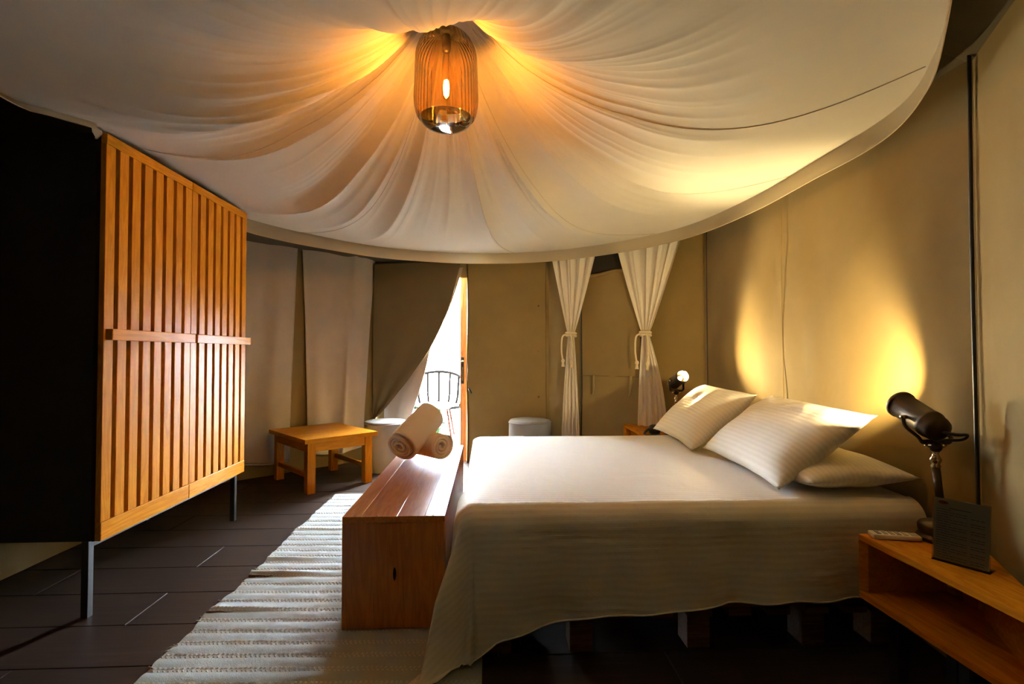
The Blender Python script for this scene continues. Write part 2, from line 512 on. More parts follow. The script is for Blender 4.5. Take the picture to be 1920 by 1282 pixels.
w_left = struct_wall('wall_left', L1, L2, 21, label='khaki canvas tent wall behind the wardrobe')
w_bl = struct_wall('wall_back_left', L2, L3, 22, amp=0.010, label='khaki canvas tent wall behind the pale drapes')
w_br = struct_wall('wall_back_right', R3, R2, 23, amp=0.012, label='khaki canvas tent wall holding the curtained window')
w_right = struct_wall('wall_right', R2, R1, 24, amp=0.032, label='khaki canvas tent wall at the head of the bed')
w_nr = struct_wall('wall_near_right', R1, R0, 25, amp=0.010, label='khaki canvas tent wall beside the near nightstand')
struct_wall('wall_entry_right', R0, F0, 26, label='khaki canvas tent wall out of view on the right')
struct_wall('wall_front', F0, F1, 27, label='khaki canvas tent wall behind the viewer')
struct_wall('wall_entry_left', F1, L0, 28, label='khaki canvas tent wall out of view on the left')
struct_wall('wall_near_left', L0, L1, 29, label='khaki canvas tent wall left of the wardrobe')

# back wall with the door opening (s from .02 to .547)
S_DOOR = 0.547
w_back = surf('wall_back', wall_surface(L3, R3, -0.02, WALL_H, S_DOOR, 1.0, seed=31, amp=0.010, nu=50), M_CANVAS)
tag(w_back, 'khaki canvas tent wall to the right of the door opening', kind='structure')
hd = surf('header', wall_surface(L3, R3, 1.94, WALL_H, 0.0, S_DOOR, seed=32, amp=0.002, nu=30, nv=10), M_CANVAS, w_back)
surf('side_strip', wall_surface(L3, R3, -0.02, 2.0, -0.01, 0.07, seed=35, amp=0.0, nu=6, nv=20, off=-0.004), M_CANVAS, w_back)
# black zip edge along the opening, snaps, seam and toggle
pts = [wall_pt(L3, R3, S_DOOR + 0.003 * sin(z * 5), z, 0.006) for z in np.linspace(0.0, 2.1, 30)]
tube('zip_edge', pts, 0.009, M_RUBBER, w_back, 8, flat=0.6)
for z in (1.63, 1.17, 0.70):
    p = wall_pt(L3, R3, 0.945, z, 0.008)
    n = np.array([(R3[1] - L3[1]), -(R3[0] - L3[0]), 0]); n /= np.linalg.norm(n)
    q = Vector(n).to_track_quat('Z', 'Y').to_matrix().to_4x4(); q.translation = Vector(p)
    lathe('snap', [(0, 0.006), (0.004, 0.006), (0.0055, 0.004), (0.009, 0.003), (0.010, 0.0), (0.010, -0.004)], M_BRASS, w_back, 16, q)
tg = wall_pt(L3, R3, 0.556, 0.775, 0.02); tg2 = wall_pt(L3, R3, 0.572, 0.725, 0.025)
tube('toggle', [tg, tg2], 0.012, M_RUBBER, w_back, 8)

def seam(wall, A, B, s, z0, z1, r, mat, name='seam', off=0.010, wob=0.004):
    pts = [wall_pt(A, B, s + wob * sin(z * 3.1), z, off) for z in np.linspace(z0, z1, 40)]
    tube(name, pts, r, mat, wall, 8)
seam(w_nr, R1, R0, 0.012, 0.0, WALL_H, 0.0065, M_RUBBER, 'seam_cord', 0.014, 0.006)
seam(w_right, R2, R1, 0.035, 0.0, WALL_H, 0.0035, M_DARKNET, 'seam', 0.012, 0.002)
seam(w_right, R2, R1, 0.50, 0.0, WALL_H, 0.0025, M_CANVAS, 'seam', 0.012, 0.003)
seam(w_back, L3, R3, 0.985, 0.0, WALL_H, 0.003, M_CANVAS_D, 'seam', 0.008, 0.001)

# ---- roof over everything
ring = [L0, L1, L2, L3, R3, R2, R1, R0, F0, F1]
apex_roof = (-0.2, 2.2, 3.35)
V = [(-0.3 + (x + 0.3) * 1.14, 2.2 + (y - 2.2) * 1.08, 2.03) for x, y in ring] + [apex_roof]
F = [(i, (i + 1) % len(ring), len(ring)) for i in range(len(ring))]
ro = mesh('ceiling', V, F, M_ROOF, smooth=False)
tag(ro, 'dark khaki canvas tent roof above the cloth canopy', kind='structure')

# ---- door: wooden post with lock, metal jamb strip
dr = bpy.data.objects.new('door_1', None); COL.objects.link(dr)
tag(dr, 'wooden door edge with a brass lock beside the canvas opening', kind='structure')
ang = atan2(R3[1] - L3[1], R3[0] - L3[0])
dr.location = tuple(wall_pt(L3, R3, 0.517, 0.0, -0.09)); dr.rotation_euler = (0, 0, ang)
box('door_stile', (-0.045, -0.03, 0.0), (0.03, 0.03, 2.15), M_DOORWOOD, dr, 0.004)
box('jamb', (0.034, -0.02, 0.0), (0.062, 0.05, 2.15), M_STEEL, dr, 0.003)
lk = box('lock_plate', (-0.030, -0.036, 0.82), (0.000, -0.029, 1.10), M_BRONZE, dr, 0.003)
tube('keyhole_rosette', [(-0.015, -0.030, 1.06), (-0.015, -0.044, 1.06)], 0.011, M_BRASS, dr, 16)
box('finger_pull', (-0.021, -0.041, 0.85), (-0.009, -0.034, 1.00), M_BRASS, dr, 0.003)

# ---- unseen canvas screen added outside the door, keeps daylight off the right wall
pw = surf('daylight_screen', wall_surface((-1.42, 7.3), (-1.38, 5.66), -0.05, 2.5, seed=33, amp=0.02, nu=40, nv=30), M_CANVAS)
tag(pw, 'added khaki canvas screen outside the door, shading the right wall', kind='structure')
pw2 = surf('daylight_screen_right', wall_surface((0.78, 5.20), (0.98, 7.4), -0.05, 2.5, seed=34, amp=0.02, nu=40, nv=30), M_CANVAS)  # second added screen, out of view, stops grazing daylight on the drapes
tag(pw2, 'added khaki canvas screen on the window side, shading the drapes', kind='structure')

# ---- outside terrace
gr = box('ground', (-14, 5.76, -0.12), (12, 30, -0.03), M_GROUND, bevel=0)
tag(gr, 'pale sunlit terrace outside the door', kind='structure')

# ================================================================ CANOPY
APEX = np.array([-0.20, 2.46]); APEX_Z = 2.88
RINGPTS = [(1.675, 2.0, 2.15), (1.705, 2.60, 2.15), (1.70, 3.15, 2.15), (1.59, 3.83, 2.15), (1.35, 4.28, 2.15), (0.96, 4.70, 2.15),
           (0.47, 5.00, 2.15), (-0.24, 5.11, 2.15), (-1.00, 4.84, 2.15), (-1.46, 4.39, 2.15), (-1.68, 4.08, 2.15), (-1.84, 3.76, 2.155),
           (-1.95, 3.40, 2.175), (-1.97, 2.95, 2.18), (-1.90, 2.55, 2.175), (-1.71, 2.25, 2.13), (-1.60, 2.12, 2.085), (-1.68, 2.00, 2.08), (-1.74, 1.86, 2.08),
           (-1.72, 1.35, 2.14), (-1.25, 0.75, 2.14), (-0.55, 0.42, 2.14), (0.20, 0.42, 2.14), (0.80, 0.75, 2.14), (1.22, 1.25, 2.145), (1.50, 1.62, 2.15)]
NA, NS = 1300, 110
def ring_polar():
    P = spline(RINGPTS, 600, closed=True)
    a = np.arctan2(P[:, 1] - APEX[1], P[:, 0] - APEX[0]); rr = np.hypot(P[:, 1] - APEX[1], P[:, 0] - APEX[0])
    o = np.argsort(a); a, rr, z = a[o], rr[o], P[o, 2]
    a = np.concatenate([a - 2 * pi, a, a + 2 * pi])
    return a, np.tile(rr, 3), np.tile(z, 3)
RA, RR, RZ = ring_polar()
def ridged(x, seed, per):
    n = noise1(x, seed, per)
    return 1.0 - 2.0 * np.abs(n) ** 0.8
def canopy_point(al, s):
    """al, s arrays -> base point"""
    rr = np.interp(al, RA, RR); zz = np.interp(al, RA, RZ)
    r0 = 0.035
    rad = r0 + (rr - r0) * s
    near = smoothstep(-0.15, -0.85, np.sin(al))
    p = 2.5 + 0.75 * near
    z = zz + (APEX_Z - zz) * np.clip(1 - s, 0, 1) ** p
    z = z - 0.035 * np.sin(pi * np.clip((s - 0.45) / 0.55, 0, 1)) * (1 - near)
    return np.stack([APEX[0] + rad * np.cos(al), APEX[1] + rad * np.sin(al), z], -1)
def canopy_height(al, s):
    c = al + 0.45 * s ** 2 * np.cos(al)
    t = (c / (2 * pi)) % 1.0
    back = smoothstep(-0.55, 0.15, np.sin(al))
    side = 1 - 0.75 * smoothstep(0.45, 0.95, s) * (1 - smoothstep(0.2, 0.75, np.sin(al)))
    wob = 0.35 * noise1(s * 3.0 + t * 11, 12)
    mod = 0.55 + 0.45 * noise1(t * 9 + 3.3, 13, 9)          # bunches of folds with calmer cloth between
    h = 0.026 * noise1(t * 13, 5, 13) * smoothstep(0.02, 0.3, s) * (1 - smoothstep(0.7, 1.0, s))
    h = h + 0.040 * ridged(t * 36 + wob * 0.4, 6, 36) * smoothstep(0.02, 0.22, s) * (1 - smoothstep(0.62, 0.97, s)) * side
    h = h + 0.032 * mod * ridged(t * 76 + wob, 7, 76) * smoothstep(0.02, 0.15, s) * (1 - smoothstep(0.50, 0.96, s)) * side
    h = h + 0.013 * mod * ridged(t * 150 + 2 * wob, 9, 150) * smoothstep(0.02, 0.12, s) * (1 - smoothstep(0.35, 0.90, s)) * side
    h = h * (0.22 + 0.78 * back)
    # the three loops of cloth gathered in front of the lamp
    near = smoothstep(-0.5, -0.9, np.sin(al))
    lobes = np.abs(np.sin(al * 3.0 + 0.35))
    h = h + near * 0.085 * (lobes - 0.5) * np.exp(-((s - 0.22) / 0.16) ** 2)
    return h
al = np.linspace(-pi, pi, NA, endpoint=False); ss = np.linspace(0, 1, NS) ** 1.15
A2, S2 = np.meshgrid(al, ss, indexing='ij')
base = canopy_point(A2, S2)
e = 1e-3
du = canopy_point(A2 + e, S2) - base; dv = canopy_point(A2, np.minimum(S2 + e, 1.02)) - base
nn = np.cross(du, dv); nn /= np.linalg.norm(nn, axis=-1, keepdims=True) + 1e-12
nn[nn[..., 2] > 0] *= -1            # downwards, into the room
H = canopy_height(A2, S2)
CP = base + nn * H[..., None]
# never sink into the wardrobe top
wd = (CP[..., 0] < -1.66) & (CP[..., 1] > 2.26) & (CP[..., 1] < 3.66)
CP[..., 2] = np.where(wd, np.maximum(CP[..., 2], 2.136), CP[..., 2])
can = surf('fabric_canopy', CP, M_CANOPY, wrap_u=True)
tag(can, 'ivory muslin canopy gathered at the pendant lamp and swagged to the tent walls', 'canopy')
# valance strip hanging from the rim
drop = 0.105 * (1 - smoothstep(-1.55, -1.80, CP[:, -1, 0]) * smoothstep(2.17, 2.29, CP[:, -1, 1]) * (1 - smoothstep(3.6, 3.8, CP[:, -1, 1])))
lowleft = smoothstep(-1.2, -1.5, CP[:, -1, 0]) * (1 - smoothstep(2.1, 2.3, CP[:, -1, 1]))
drop = drop * (1 - 0.75 * lowleft)
nvv = 8; VP = np.zeros((NA, nvv, 3))
for j in range(nvv):
    q = j / (nvv - 1)
    VP[:, j, :] = CP[:, -1, :]
    VP[:, j, 2] -= drop * q
    rad = np.stack([np.cos(al), np.sin(al)], -1)
    VP[:, j, :2] += rad * (0.006 * noise1((al + pi) * 6, 41) * q - 0.02 * q * q)[:, None]
surf('valance', VP, M_VALANCE, can, wrap_u=True)
hem = VP[:, -1, :].copy()
tube('hem_cord', hem[::4], 0.003, M_VALANCE, can, 6, closed=True)
for a0 in (-0.02, 0.60, 1.12, 1.47, 1.95, 2.72):
    s = np.linspace(0.05, 0.995, 90)
    av = np.full_like(s, a0)
    for it in range(4): av = a0 - 0.45 * s ** 2 * np.cos(av)
    b = canopy_point(av, s); d1 = canopy_point(av + e, s) - b; d2 = canopy_point(av, s + e) - b
    n2 = np.cross(d1, d2); n2 /= np.linalg.norm(n2, axis=-1, keepdims=True) + 1e-12; n2[n2[:, 2] > 0] *= -1
    pth = b + n2 * (canopy_height(av, s) + 0.0015)[:, None]
    pth[:, 2] = np.where((pth[:, 0] < -1.64), np.maximum(pth[:, 2], 2.14), pth[:, 2])
    tube('seam', pth, 0.0022, M_SEAM, can, 6)

# ================================================================ PENDANT LAMP
pd = thing('pendant_lamp', 'amber ribbed glass pendant lamp glowing below the canopy gather', 'lamp', (-0.20, 2.40, 2.21))
def ribs(a, r, z): return 0.0011 * np.cos(a * 44) * smoothstep(0.05, 0.12, z) * smoothstep(0.475, 0.43, z) if True else 0
prof = []
for t in np.linspace(0, 1, 12): prof.append((0.126 + 0.026 * sin(t * pi / 2), 0.052 + 0.100 * (1 - cos(t * pi / 2))))
for z in np.linspace(0.16, 0.33, 6): prof.append((0.152 - 0.006 * (z - 0.16) / 0.17, z))
for t in np.linspace(0.05, 1, 14): prof.append((0.146 - 0.116 * (1 - cos(t * pi / 2)), 0.33 + 0.14 * sin(t * pi / 2)))
lathe('glass_shade', prof, M_AMBER, pd, 264, rib=ribs)
dish = [(0.0, 0.0), (0.03, 0.0006), (0.06, 0.004), (0.085, 0.012), (0.108, 0.027), (0.120, 0.041), (0.126, 0.052)]
lathe('glass_base', dish, M_AMBER_D, pd, 64)
lathe('cap', [(0.0, 0.505), (0.022, 0.505), (0.030, 0.498), (0.032, 0.470), (0.024, 0.455), (0.0, 0.452)], M_BLACKMETAL, pd, 32)
tube('cord', [(0, 0, 0.50), (0, 0.01, 0.56), (0, 0.03, 0.66)], 0.013, M_RUBBER, pd, 12)
lathe('socket', [(0.0, 0.455), (0.020, 0.452), (0.022, 0.40), (0.018, 0.375), (0.0, 0.372)], M_BRONZE, pd, 24)
lathe('bulb', [(0.012, 0.375), (0.015, 0.35), (0.020, 0.32), (0.023, 0.27), (0.023, 0.20), (0.020, 0.165), (0.012, 0.148), (0.0, 0.144)], M_CLEAR, pd, 24)
fil = []
for k in range(4):
    a = k * pi / 2 + 0.3
    fil.append(tube_data([(0.007 * cos(a), 0.007 * sin(a), 0.165), (0.010 * cos(a), 0.010 * sin(a), 0.20), (0.006 * cos(a), 0.006 * sin(a), 0.235)], 0.0042, 6))
join('filament', fil, M_FILAMENT, pd)

# ================================================================ WARDROBE
WX, WY0, WY1, WZ0, WZ1 = -1.70, 2.30, 3.60, 0.33, 2.12
wr = thing('wardrobe', 'tall black wardrobe with honey-coloured slatted wooden doors on thin metal legs', 'wardrobe', (-2.02, 2.95, 0))
def W(x, y, z): return (x + 2.02, y - 2.95, z)
bx0 = -2.34
box('side_panel', W(bx0, WY0, WZ0), W(WX - 0.022, WY0 + 0.02, WZ1), M_BLACK, wr, 0.002)
box('side_panel', W(bx0, WY1 - 0.02, WZ0), W(WX - 0.022, WY1, WZ1), M_BLACK, wr, 0.002)
box('back_panel', W(bx0, WY0 + 0.02, WZ0), W(bx0 + 0.012, WY1 - 0.02, WZ1), M_BLACK, wr, 0.001)
box('top_panel', W(bx0 + 0.012, WY0 + 0.02, WZ1 - 0.02), W(WX - 0.022, WY1 - 0.02, WZ1), M_BLACK, wr, 0.001)
box('bottom_panel', W(bx0 + 0.012, WY0 + 0.02, WZ0), W(WX - 0.022, WY1 - 0.02, WZ0 + 0.02), M_BLACK, wr, 0.001)
for yy in (WY0 + 0.0, WY1 - 0.03):
    for xx in (bx0, WX - 0.06):
        box('leg', W(xx, yy, 0), W(xx + 0.03, yy + 0.03, WZ0), M_BLACKMETAL, wr, 0.002)
box('base_rail', W(WX - 0.06, WY0 + 0.03, WZ0 - 0.03), W(WX - 0.03, WY1 - 0.03, WZ0), M_BLACKMETAL, wr, 0.002)
box('base_rail', W(bx0, WY0 + 0.03, WZ0 - 0.03), W(bx0 + 0.03, WY1 - 0.03, WZ0), M_BLACKMETAL, wr, 0.002)
dw = (WY1 - WY0 - 0.004) / 2
slat_me = {}
for d in range(2):
    y0 = WY0 + d * (dw + 0.004); y1 = y0 + dw
    bk = box('door', W(WX - 0.020, y0, WZ0), W(WX - 0.006, y1, WZ1), M_DARKWOOD, wr, 0.001)
    c = bk.location
    def sub(name, lo, hi, mat, bev=0.003):
        o = box(name, Vector(lo) - c, Vector(hi) - c, mat, bk, bev); return o
    RT, RB = 0.046, 0.080
    sub('top_rail', W(WX - 0.006, y0, WZ1 - RT), W(WX + 0.020, y1, WZ1), M_PINE_Y)
    sub('bottom_rail', W(WX - 0.006, y0, WZ0), W(WX + 0.020, y1, WZ0 + RB), M_PINE_Y)
    ns = 8; gap = 0.027; sw = (dw - gap * (ns - 1)) / ns
    for i in range(ns):
        a = y0 + i * (sw + gap)
        key = 'slat'
        lo = W(WX - 0.006, a, WZ0 + RB + 0.0005); hi = W(WX + 0.018, a + sw, WZ1 - RT - 0.0005)
        if key not in slat_me: slat_me[key] = box_me('slat', [h - l for l, h in zip(lo, hi)], 0.0025, 2)
        o = link('slat', slat_me[key], M_PINE, bk, smooth=False)
        o.location = (Vector(lo) + Vector(hi)) / 2 - c
    sub('handle', W(WX + 0.018, y0 + (0.01 if d == 0 else 0.012), 1.205), W(WX + 0.050, y1 - (0.004 if d == 0 else -0.012), 1.255), M_PINE_Y, 0.004)

# ================================================================ BENCH CHEST AT THE FOOT OF THE BED
BX0, BX1, BY0, BY1, BZ = -0.60, -0.178, 2.135, 3.74, 0.472
bn = thing('storage_bench', 'reddish pine storage bench at the foot of the bed', 'bench', ((BX0 + BX1) / 2, (BY0 + BY1) / 2, 0.012))
def B_(x, y, z): return (x - (BX0 + BX1) / 2, y - (BY0 + BY1) / 2, z - 0.012)
edges = [BX0, BX0 + 0.075, BX0 + 0.225, BX1 - 0.085, BX1]
for i in range(4):
    box('top_board', B_(edges[i], BY0, BZ - 0.026), B_(edges[i + 1] - 0.0006, BY1, BZ), M_BENCH_Y, bn, 0.0016)
ex = [BX0, -0.475, -0.345, BX1]
for i in range(3):
    box('end_board', B_(ex[i], BY0, 0.012), B_(ex[i + 1] - 0.0004, BY0 + 0.024, BZ - 0.0265), M_BENCH_Z, bn, 0.0012)
    box('end_board', B_(ex[i], BY1 - 0.024, 0.012), B_(ex[i + 1] - 0.0004, BY1, BZ - 0.0265), M_BENCH_Z, bn, 0.0012)
box('side_board', B_(BX0, BY0 + 0.0245, 0.012), B_(BX0 + 0.022, BY1 - 0.0245, BZ - 0.0265), M_BENCH_Y, bn, 0.001)
box('side_board', B_(BX1 - 0.022, BY0 + 0.0245, 0.012), B_(BX1, BY1 - 0.0245, BZ - 0.0265), M_BENCH_Y, bn, 0.001)
for sx in (BX0 + 0.05, BX0 + 0.14, BX1 - 0.05):
    lathe('screw', [(0, 0.0012), (0.004, 0.001), (0.0045, 0.0)], M_BRONZE, bn, 12, Matrix.Translation(B_(sx, BY0 + 0.014, BZ)))
kn = lathe('knot', [(0, 0.0012), (0.5, 0.001), (0.8, 0.0006), (1.0, -0.001)], M_DARKWOOD, bn, 20,
           Matrix.Translation(B_(-0.385, BY0 - 0.0002, 0.235)) @ Matrix.Rotation(pi / 2, 4, 'X') @ Matrix.Diagonal((0.0075, 0.030, 1, 1)))

# ================================================================ RUG
rg = thing('rag_rug', 'grey-white woven cotton rag rug running under the bench', 'rug', (-0.65, 2.5, 0))
RX0, RX1, RY0, RY1 = -1.225, -0.02, 0.55, 4.18
nx, ny = 60, 240
xs = np.linspace(RX0, RX1, nx); ys = np.linspace(RY0, RY1, ny)
GX, GY = np.meshgrid(xs, ys, indexing='ij')
edge = 0.012 * noise1(ys * 7, 51) + 0.006 * noise1(ys * 23, 52)
def rug_x(X, Y): return X + np.interp(Y, ys, edge) * np.clip((RX1 - X) / (RX1 - RX0), 0, 1)
def skew(X): return 0.035 * (X - RX1)          # rows run slightly askew
def rug_z(X, Y):
    yy = Y + skew(X)
    z = 0.0085 + 0.0022 * np.sin(2 * pi * (yy - 0.02) / 0.085) + 0.0015 * noise2(X * 12, Y * 30, 53)
    fade = np.clip((RX0 + 0.45 - X) / 0.40, 0, 1)
    for yc, a in ((2.30, 0.012), (2.66, 0.018), (2.86, 0.010), (3.32, 0.010)):
        z = z + a * np.exp(-((yy - yc) / 0.020) ** 2) * fade ** 0.7
    return z
RZz = rug_z(GX, GY)
P = np.stack([rug_x(GX, GY) + 0.65, GY - 2.5, RZz], -1)
und = P.copy(); und[..., 2] = 0.0006
surf('woven_field', P, M_RUG, rg)
rim = np.concatenate([np.stack([P[0, ::1], und[0, ::1]], 1)[None], ], 0)[0]
mesh('woven_edge', np.concatenate([P[0], und[0]]), [(i, i + 1, ny + i + 1, ny + i) for i in range(ny - 1)], M_RUG, rg)
mesh('woven_end', np.concatenate([P[:, -1], und[:, -1]]), [(i, i + 1, nx + i + 1, nx + i) for i in range(nx - 1)], M_RUG, rg)
# chain-stitch rows: real lumps of yarn, too many to pick apart singly
SV, SF = [], []
oct_f = [(0, 2, 4), (2, 1, 4), (1, 3, 4), (3, 0, 4)]
yy = RY0 + 0.04
row = 0
while yy < RY1 - 0.03:
    pitch = 0.0175
    n = int((RX1 - RX0) / pitch)
    strength = 0.55 + 0.45 * abs(sin(row * 1.7))
    for half in (0, 1):
        for i in range(n):
            x = RX0 + 0.006 + (i + 0.5 * half) * pitch + random.uniform(-0.002, 0.002)
            if x > RX1 - 0.01: continue
            y0_ = yy + (half - 0.5) * 0.017 - 0.035 * (x - RX1) + random.uniform(-0.0015, 0.0015)
            if y0_ > RY1 - 0.01 or y0_ < RY0 + 0.01: continue
            sgn = 1 if half else -1
            ln, wd_ = 0.0105, 0.0048
            dx, dy = ln * 0.75, sgn * ln * 0.62
            px_, py_ = -dy / ln * wd_, dx / ln * wd_
            zz = float(rug_z(np.array(x), np.array(y0_)))
            bx = float(rug_x(np.array(x), np.array(y0_))) + 0.65; by = y0_ - 2.5
            b0 = len(SV)
            hgt = 0.0085 * strength
            SV += [(bx - dx, by - dy, zz - 0.001), (bx + dx, by + dy, zz - 0.001), (bx - px_, by - py_, zz - 0.001), (bx + px_, by + py_, zz - 0.001),
                   (bx, by, zz + hgt)]
            SF += [tuple(b0 + k for k in f) for f in oct_f]
    yy += 0.085; row += 1
st = mesh('chain_stitch', SV, SF, M_RUG_S, rg, smooth=True); st['kind'] = 'stuff'
for yc, ln in ((2.29, 0.15), (2.65, 0.12)):
    xs_ = np.linspace(RX0 + 0.004, RX0 + ln, 16)
    pth = [(float(rug_x(np.array(x), np.array(yc))) + 0.65, yc - 0.020 - 2.5 - skew(x) + 0.003 * sin(x * 90), float(rug_z(np.array(x), np.array(yc - 0.02))) - 0.001) for x in xs_]
    tube('brown_weft', pth, [0.010 * (1 - 0.9 * k / 15) + 0.001 for k in range(16)], M_RUG_B, rg, 6)
# loose yarn ends along the edge
yr = []
for k in range(16):
    y_ = random.uniform(1.7, 4.1); x_ = RX0 + float(np.interp(y_, ys, edge))
    a = random.uniform(2.4, 4.0); l_ = random.uniform(0.012, 0.028)
    yr.append(tube_data([(x_ + 0.65 + 0.01, y_ - 2.5, 0.008), (x_ + 0.65 + 0.5 * l_ * cos(a), y_ - 2.5 + 0.5 * l_ * sin(a), 0.010), (x_ + 0.65 + l_ * cos(a), y_ - 2.5 + l_ * sin(a), 0.003)], 0.0026, 5))
join('loose_yarn', yr, M_RUG_S, rg)['kind'] = 'stuff'

# ================================================================ BED
MX0, MX1, MY0, MY1, TOP = -0.13, 1.685, 1.88, 3.56, 0.575
bd = thing('pallet_bed', 'low double bed on a dark wooden pallet base', 'bed', (0.78, 2.72, 0))
def D_(x, y, z): return (x - 0.78, y - 2.72, z)
bm = box('mattress', D_(MX0 + 0.03, MY0 + 0.03, 0.30), D_(MX1 - 0.005, MY1 - 0.03, TOP - 0.02), M_MATTRESS, bd, 0.05)
for yy in (MY0 + 0.05, 2.70, MY1 - 0.07):
    box('side_rail', D_(0.0, yy + 0.03, 0.155), D_(MX1 - 0.01, yy + 0.06, 0.285), M_PALLET, bd, 0.003)
x = 0.03
while x < MX1 - 0.1:
    box('deck_slat', D_(x, MY0 + 0.03, 0.285), D_(x + 0.095, MY1 - 0.03, 0.30), M_PALLET, bd, 0.002)
    x += 0.14
x = 0.16
while x < MX1 - 0.1:
    box('bottom_slat', D_(x, MY0 + 0.065, 0.128), D_(x + 0.09, MY1 - 0.065, 0.154), M_PALLET, bd, 0.002)
    x += 0.155
for yy in (MY0 + 0.08, 2.68, MY1 - 0.18):
    for xx in (0.045, 0.36, 0.82, 1.28, 1.56):
        box('foot', D_(xx - 0.045, yy, 0.0), D_(xx + 0.045, yy + 0.10, 0.127), M_PALLET, bd, 0.003)

# bedspread: cloth laid over the mattress, long corner trailing on the floor
def spread():
    LEN, WID = MX1 - MX0, MY1 - MY0
    rc = 0.085
    na, nb = 190, 210
    a = np.linspace(-0.50, LEN - 0.0, na)
    tb = np.linspace(0, 1, nb)
    P = np.zeros((na, nb, 3)); UV = np.zeros((na, nb, 2))
    for i, av in enumerate(a):
        f = np.clip(av / LEN, 0, 1)
        B0 = 0.315 + 0.05 * (1 - f) + 0.155 * math.exp(-max(av, 0) / 0.24) + 0.004 * sin(av * 9) + 0.002 * sin(av * 23)
        if av < 0.14: B0 = B0 - 0.06 * (1 - smoothstep(-0.3, 0.14, av)) + 0.03 * np.exp(-((av - 0.02) / 0.1) ** 2)
        bb = -B0 + tb * (B0 + WID + 0.30)
        for j, bv in enumerate(bb):
            A = av - rc * 0.0; Bn = bv
            da = max(0.0, rc - A) if A < rc else 0.0
            db = max(0.0, rc - Bn) if Bn < rc else 0.0
            df = max(0.0, Bn - (WID - rc))
            d = hypot(da, db)
            x = max(A, rc) + MX0; y = min(max(Bn, rc), WID - rc) + MY0; z = TOP
            def prof(d, flare):
                q = rc * pi / 2
                if d <= q: return rc * sin(d / rc), rc * (1 - cos(d / rc))
                e_ = d - q
                return rc + flare * e_, rc + e_ * sqrt(max(0.1, 1 - flare * flare))
            if d > 0:
                psi = atan2(db, da)
                cornerness = sin(2 * psi) ** 2
                flare = 0.25 * cornerness + 0.02
                out, dn = prof(d, flare)
                hang = max(0.0, d - rc * 1.3)
                # hanging folds
                if psi > pi / 2 - 1e-6:
                    w = 0.013 * sin(av * 11 + 0.6 * sin(av * 5)) + 0.008 * sin(av * 27 + 1.0) + 0.010 * sin(av * 4.2 + 0.5)
                    out += w * min(1, hang / 0.25)
                elif psi < 1e-6:
                    out = min(out, rc * 0.62 + 0.004) if bv > 0.32 else out
                    out += 0.008 * sin(bv * 22) * min(1, hang / 0.2)
                else:
                    out += (0.045 * sin(psi * 9.0 + 0.4) + 0.014 * sin(psi * 17)) * min(1, hang / 0.25) * min(1, cornerness * 2.5)
                ux, uy = -cos(psi), -sin(psi)
                x += ux * out; y += uy * out; z -= dn
            if df > 0:
                out, dn = prof(df, 0.02); y += out; z -= dn
            # gentle body of the cover
            if d == 0 and df == 0:
                z += 0.004 * sin(x * 5 + 1) * sin(y * 4) - 0.02 * np.exp(-min(Bn - rc, 9) / 0.10) * 0.3
            if z < 0.022:                 # trails on the rug
                ex_ = 0.022 - z; z = 0.022 + 0.010 * abs(sin(av * 40 + bv * 31)); x += -0.35 * ex_; y += -0.55 * ex_
            P[i, j] = (x, y, z); UV[i, j] = (av, bv)
    return P, UV
P, UV = spread()
front = (P[..., 1] < MY0 + 0.02) & (P[..., 2] < 0.52)
wrk = 0.010 * noise2(UV[..., 0] * 4 + UV[..., 1] * 3 + 50, UV[..., 1] * 2.5 + 50, 91) + 0.005 * noise2(UV[..., 0] * 11 + UV[..., 1] * 9 + 50, UV[..., 1] * 5 + 50, 92)
P[..., 1] -= np.where(front, wrk * np.clip((0.52 - P[..., 2]) / 0.12, 0, 1), 0)
# clear the bench: the foot drop stays between bench and mattress
inb = P[..., 1] > BY0 - 0.03
P[..., 0] = np.where(inb & (P[..., 2] < BZ + 0.03), np.maximum(P[..., 0], BX1 + 0.012), P[..., 0])
sp = surf('bedspread', P, M_BEDSPREAD, uv=UV)
tube('hem', P[::2, 0], 0.0035, M_BEDSPREAD, sp, 6)
tag(sp, 'white satin-striped bedspread draped over the low bed, one corner trailing on the rug', 'bedspread')

